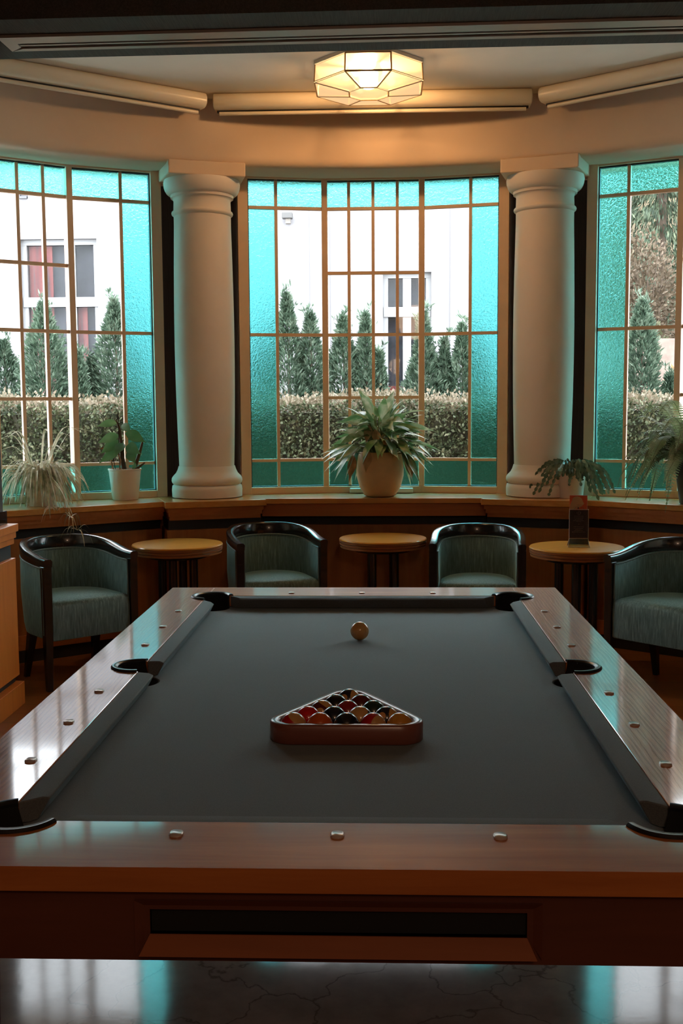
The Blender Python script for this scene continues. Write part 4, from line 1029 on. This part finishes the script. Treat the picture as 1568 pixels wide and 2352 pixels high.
th_list = [(-4.75, 2.15, .34, [(0, 1, 1)], 'small conifer at the far left behind the hedge, left of the left window'),
           (-4.02, 2.30, .36, [(0, .95, 1), (.28, .85, .7)], 'conifer behind the hedge at the left edge of the left window'),
           (-3.42, 2.55, .38, [(-.1, 1, 1), (.25, .82, .7)], 'tall conifer behind the hedge in front of the red curtains'),
           (-2.82, 2.60, .34, [(.0, 1, .9), (-.26, .78, .7), (.22, .80, .7)], 'tall conifer behind the hedge beside the upright broad-leaf plant'),
           (-1.32, 2.2, .3, [(0, 1, 1)], 'conifer behind the hedge at the left teal strip of the middle window'),
           (-.90, 2.62, .30, [(-.07, 1, 1), (.17, .93, .75)], 'conifer with two tips at the left in the middle window'),
           (-.26, 2.40, .30, [(-.14, 1, .85), (.10, 1.01, .8), (.24, .86, .7)], 'spreading conifer behind the tan-potted plant in the middle window'),
           (.52, 2.42, .29, [(-.08, 1, 1), (.14, .9, .6)], 'conifer under the small window of the house, right of the gap'),
           (.90, 2.30, .28, [(-.06, 1, .9), (.12, .95, .7)], 'conifer at the right end of the middle window'),
           (2.72, 2.55, .34, [(0, 1, 1), (.3, .72, .8)], 'conifer behind the hedge in the right window')]
for i, (x, h, r, tips, lab) in enumerate(th_list): thuja(x, TYY + .12 * math.sin(i * 2.3), h, r, tips, lab, 40 + i, M_th[i % 2])

# hillside to the right
hb = MB(); nx, ny = 26, 18; vs = []; fs = []
for j in range(ny):
    for i in range(nx):
        x = 2.6 + 16 * i / (nx - 1); y = 17 + 16 * j / (ny - 1)
        z = -.3 + .78 * max(0, y - 18.5) * (1 + .15 * math.sin(x * .9)) + .25 * math.sin(x * 2.1 + y * 1.3)
        vs.append((x, y, z))
for j in range(ny - 1):
    for i in range(nx - 1): a = j * nx + i; fs.append((a, a + 1, a + nx + 1, a + nx))
hb.add(vs, fs); structure(hb.build('hillside', plain('brown_grassy_bank', (.13, .10, .06), .95, var=.5, vscale=2.5, bstr=.8, bscale=6), smooth=180))
def bush(name, x, y, z, h, r, mats, lab, cat, seed, n=2200, sz=(.08, .2), droop=0.0, group=None):
    g = np.random.default_rng(seed); root = empty(name, (x, y, z))
    d = g.normal(size=(n, 3)); d /= np.linalg.norm(d, axis=1, keepdims=True); rr = g.random(n) ** .4
    P = d * rr[:, None] * np.array([r, r, h * .5]) + np.array([0, 0, h * .52])
    D = d + g.normal(size=(n, 3)) * .5 + np.array([0, 0, .3 - droop])
    V, F = cards(P, D, g.normal(size=(n, 3)), g.uniform(*sz, n), g.uniform(sz[0] * .25, sz[1] * .25, n)); np_mesh('foliage', V, F, mats, root)
    tr = MB()
    for k in range(6):
        a = g.uniform(0, 2 * PI); tr.tube([(0, 0, 0), (r * .3 * math.cos(a), r * .3 * math.sin(a), h * .4), (r * .7 * math.cos(a), r * .7 * math.sin(a), h * .85)], [.04 * r, .025 * r, .006], 5)
    tr.build('branches', M_trunk, root); tag(root, lab, cat, group); return root
M_spr = foliage('spruce_needles', (.022, .036, .022), (.05, .075, .042), (.12, .14, .08), 3, .6, .15)
M_olive = foliage('olive_leaves', (.04, .048, .024), (.085, .09, .045), (.17, .16, .10), 4, .6, .2)
M_brownl = foliage('brown_twigs', (.05, .034, .02), (.11, .08, .05), (.20, .155, .115), 4, .8, .2)
M_orange = foliage('rusty_fern', (.26, .10, .04), (.45, .20, .09), (.6, .34, .18), 5, .8, .2)
def spruce(x, y, z, h, r, lab, seed):
    g = np.random.default_rng(seed); root = empty('spruce', (x, y, z)); n = 26000
    lay = g.integers(0, 15, n); t = lay / 15 + g.random(n) * .02; a = g.integers(0, 9, n) * 2 * PI / 9 + lay * .7 + g.normal(size=n) * .12; q = g.random(n) ** .7
    rad = r * (1.02 - t) * q; zz = h * (.12 + .86 * t) - .42 * rad + .18 * rad * rad / r - np.abs(g.normal(size=n)) * .14
    P = np.stack([rad * np.cos(a), rad * np.sin(a), zz], 1); D = np.stack([np.cos(a) * .5, np.sin(a) * .5, -.9 + .3 * g.random(n)], 1) + g.normal(size=(n, 3)) * .2
    V, F = cards(P, D, g.normal(size=(n, 3)), g.uniform(.10, .24, n), g.uniform(.010, .024, n)); np_mesh('foliage', V, F, M_spr, root)
    tr = MB(); tr.tube([(0, 0, -.3), (0, 0, h * .5), (0, 0, h)], [.16, .1, .02], 8); tr.build('trunk', M_trunk, root); tag(root, lab, 'tree'); return root
spruce(5.9, 23.6, 2.0, 8.0, 2.1, 'dark spruce with drooping boughs on the hillside in the right window', 5)
bush('olive_shrub', 4.12, 17.5, -.2, 3.0, .55, M_olive, 'loose olive-green shrub left of the spruce on the hillside', 'shrub', 7, 5200, (.04, .10))
bush('bare_shrub', 5.40, 18.3, -.1, 2.9, .56, M_brownl, 'brown half-bare shrub below the spruce on the hillside', 'shrub', 8, 6000, (.035, .11))
bush('bare_shrub', 6.75, 19.6, .6, 3.4, .8, M_brownl, 'wide brown shrub at the right edge beside the spruce', 'shrub', 9, 6000, (.035, .12))
bush('bare_shrub', 4.75, 20.4, 1.2, 3.4, .75, M_brownl, 'tall brown thicket left of the spruce, above the olive shrub', 'shrub', 10, 6500, (.04, .13))
bush('olive_shrub', 4.6, 28.5, 7.0, 4.4, 1.6, M_olive, 'olive-green tree high on the hillside behind the spruce', 'tree', 12, 6500, (.06, .18))
bush('rusty_fern_clump', 3.35, 12.2, -.2, 2.0, .42, M_orange, 'rust-orange fern clump behind the hedge beside the right window conifer', 'shrub', 13, 1100, (.06, .18))
wl_ = MB(); wl_.span(3.0, 7.5, 16.5, 16.8, -.25, 2.45); wo = wl_.build('garden_wall', plain('pinkish_stone', (.2, .145, .12), .9, var=.25, vscale=5)); structure(wo)
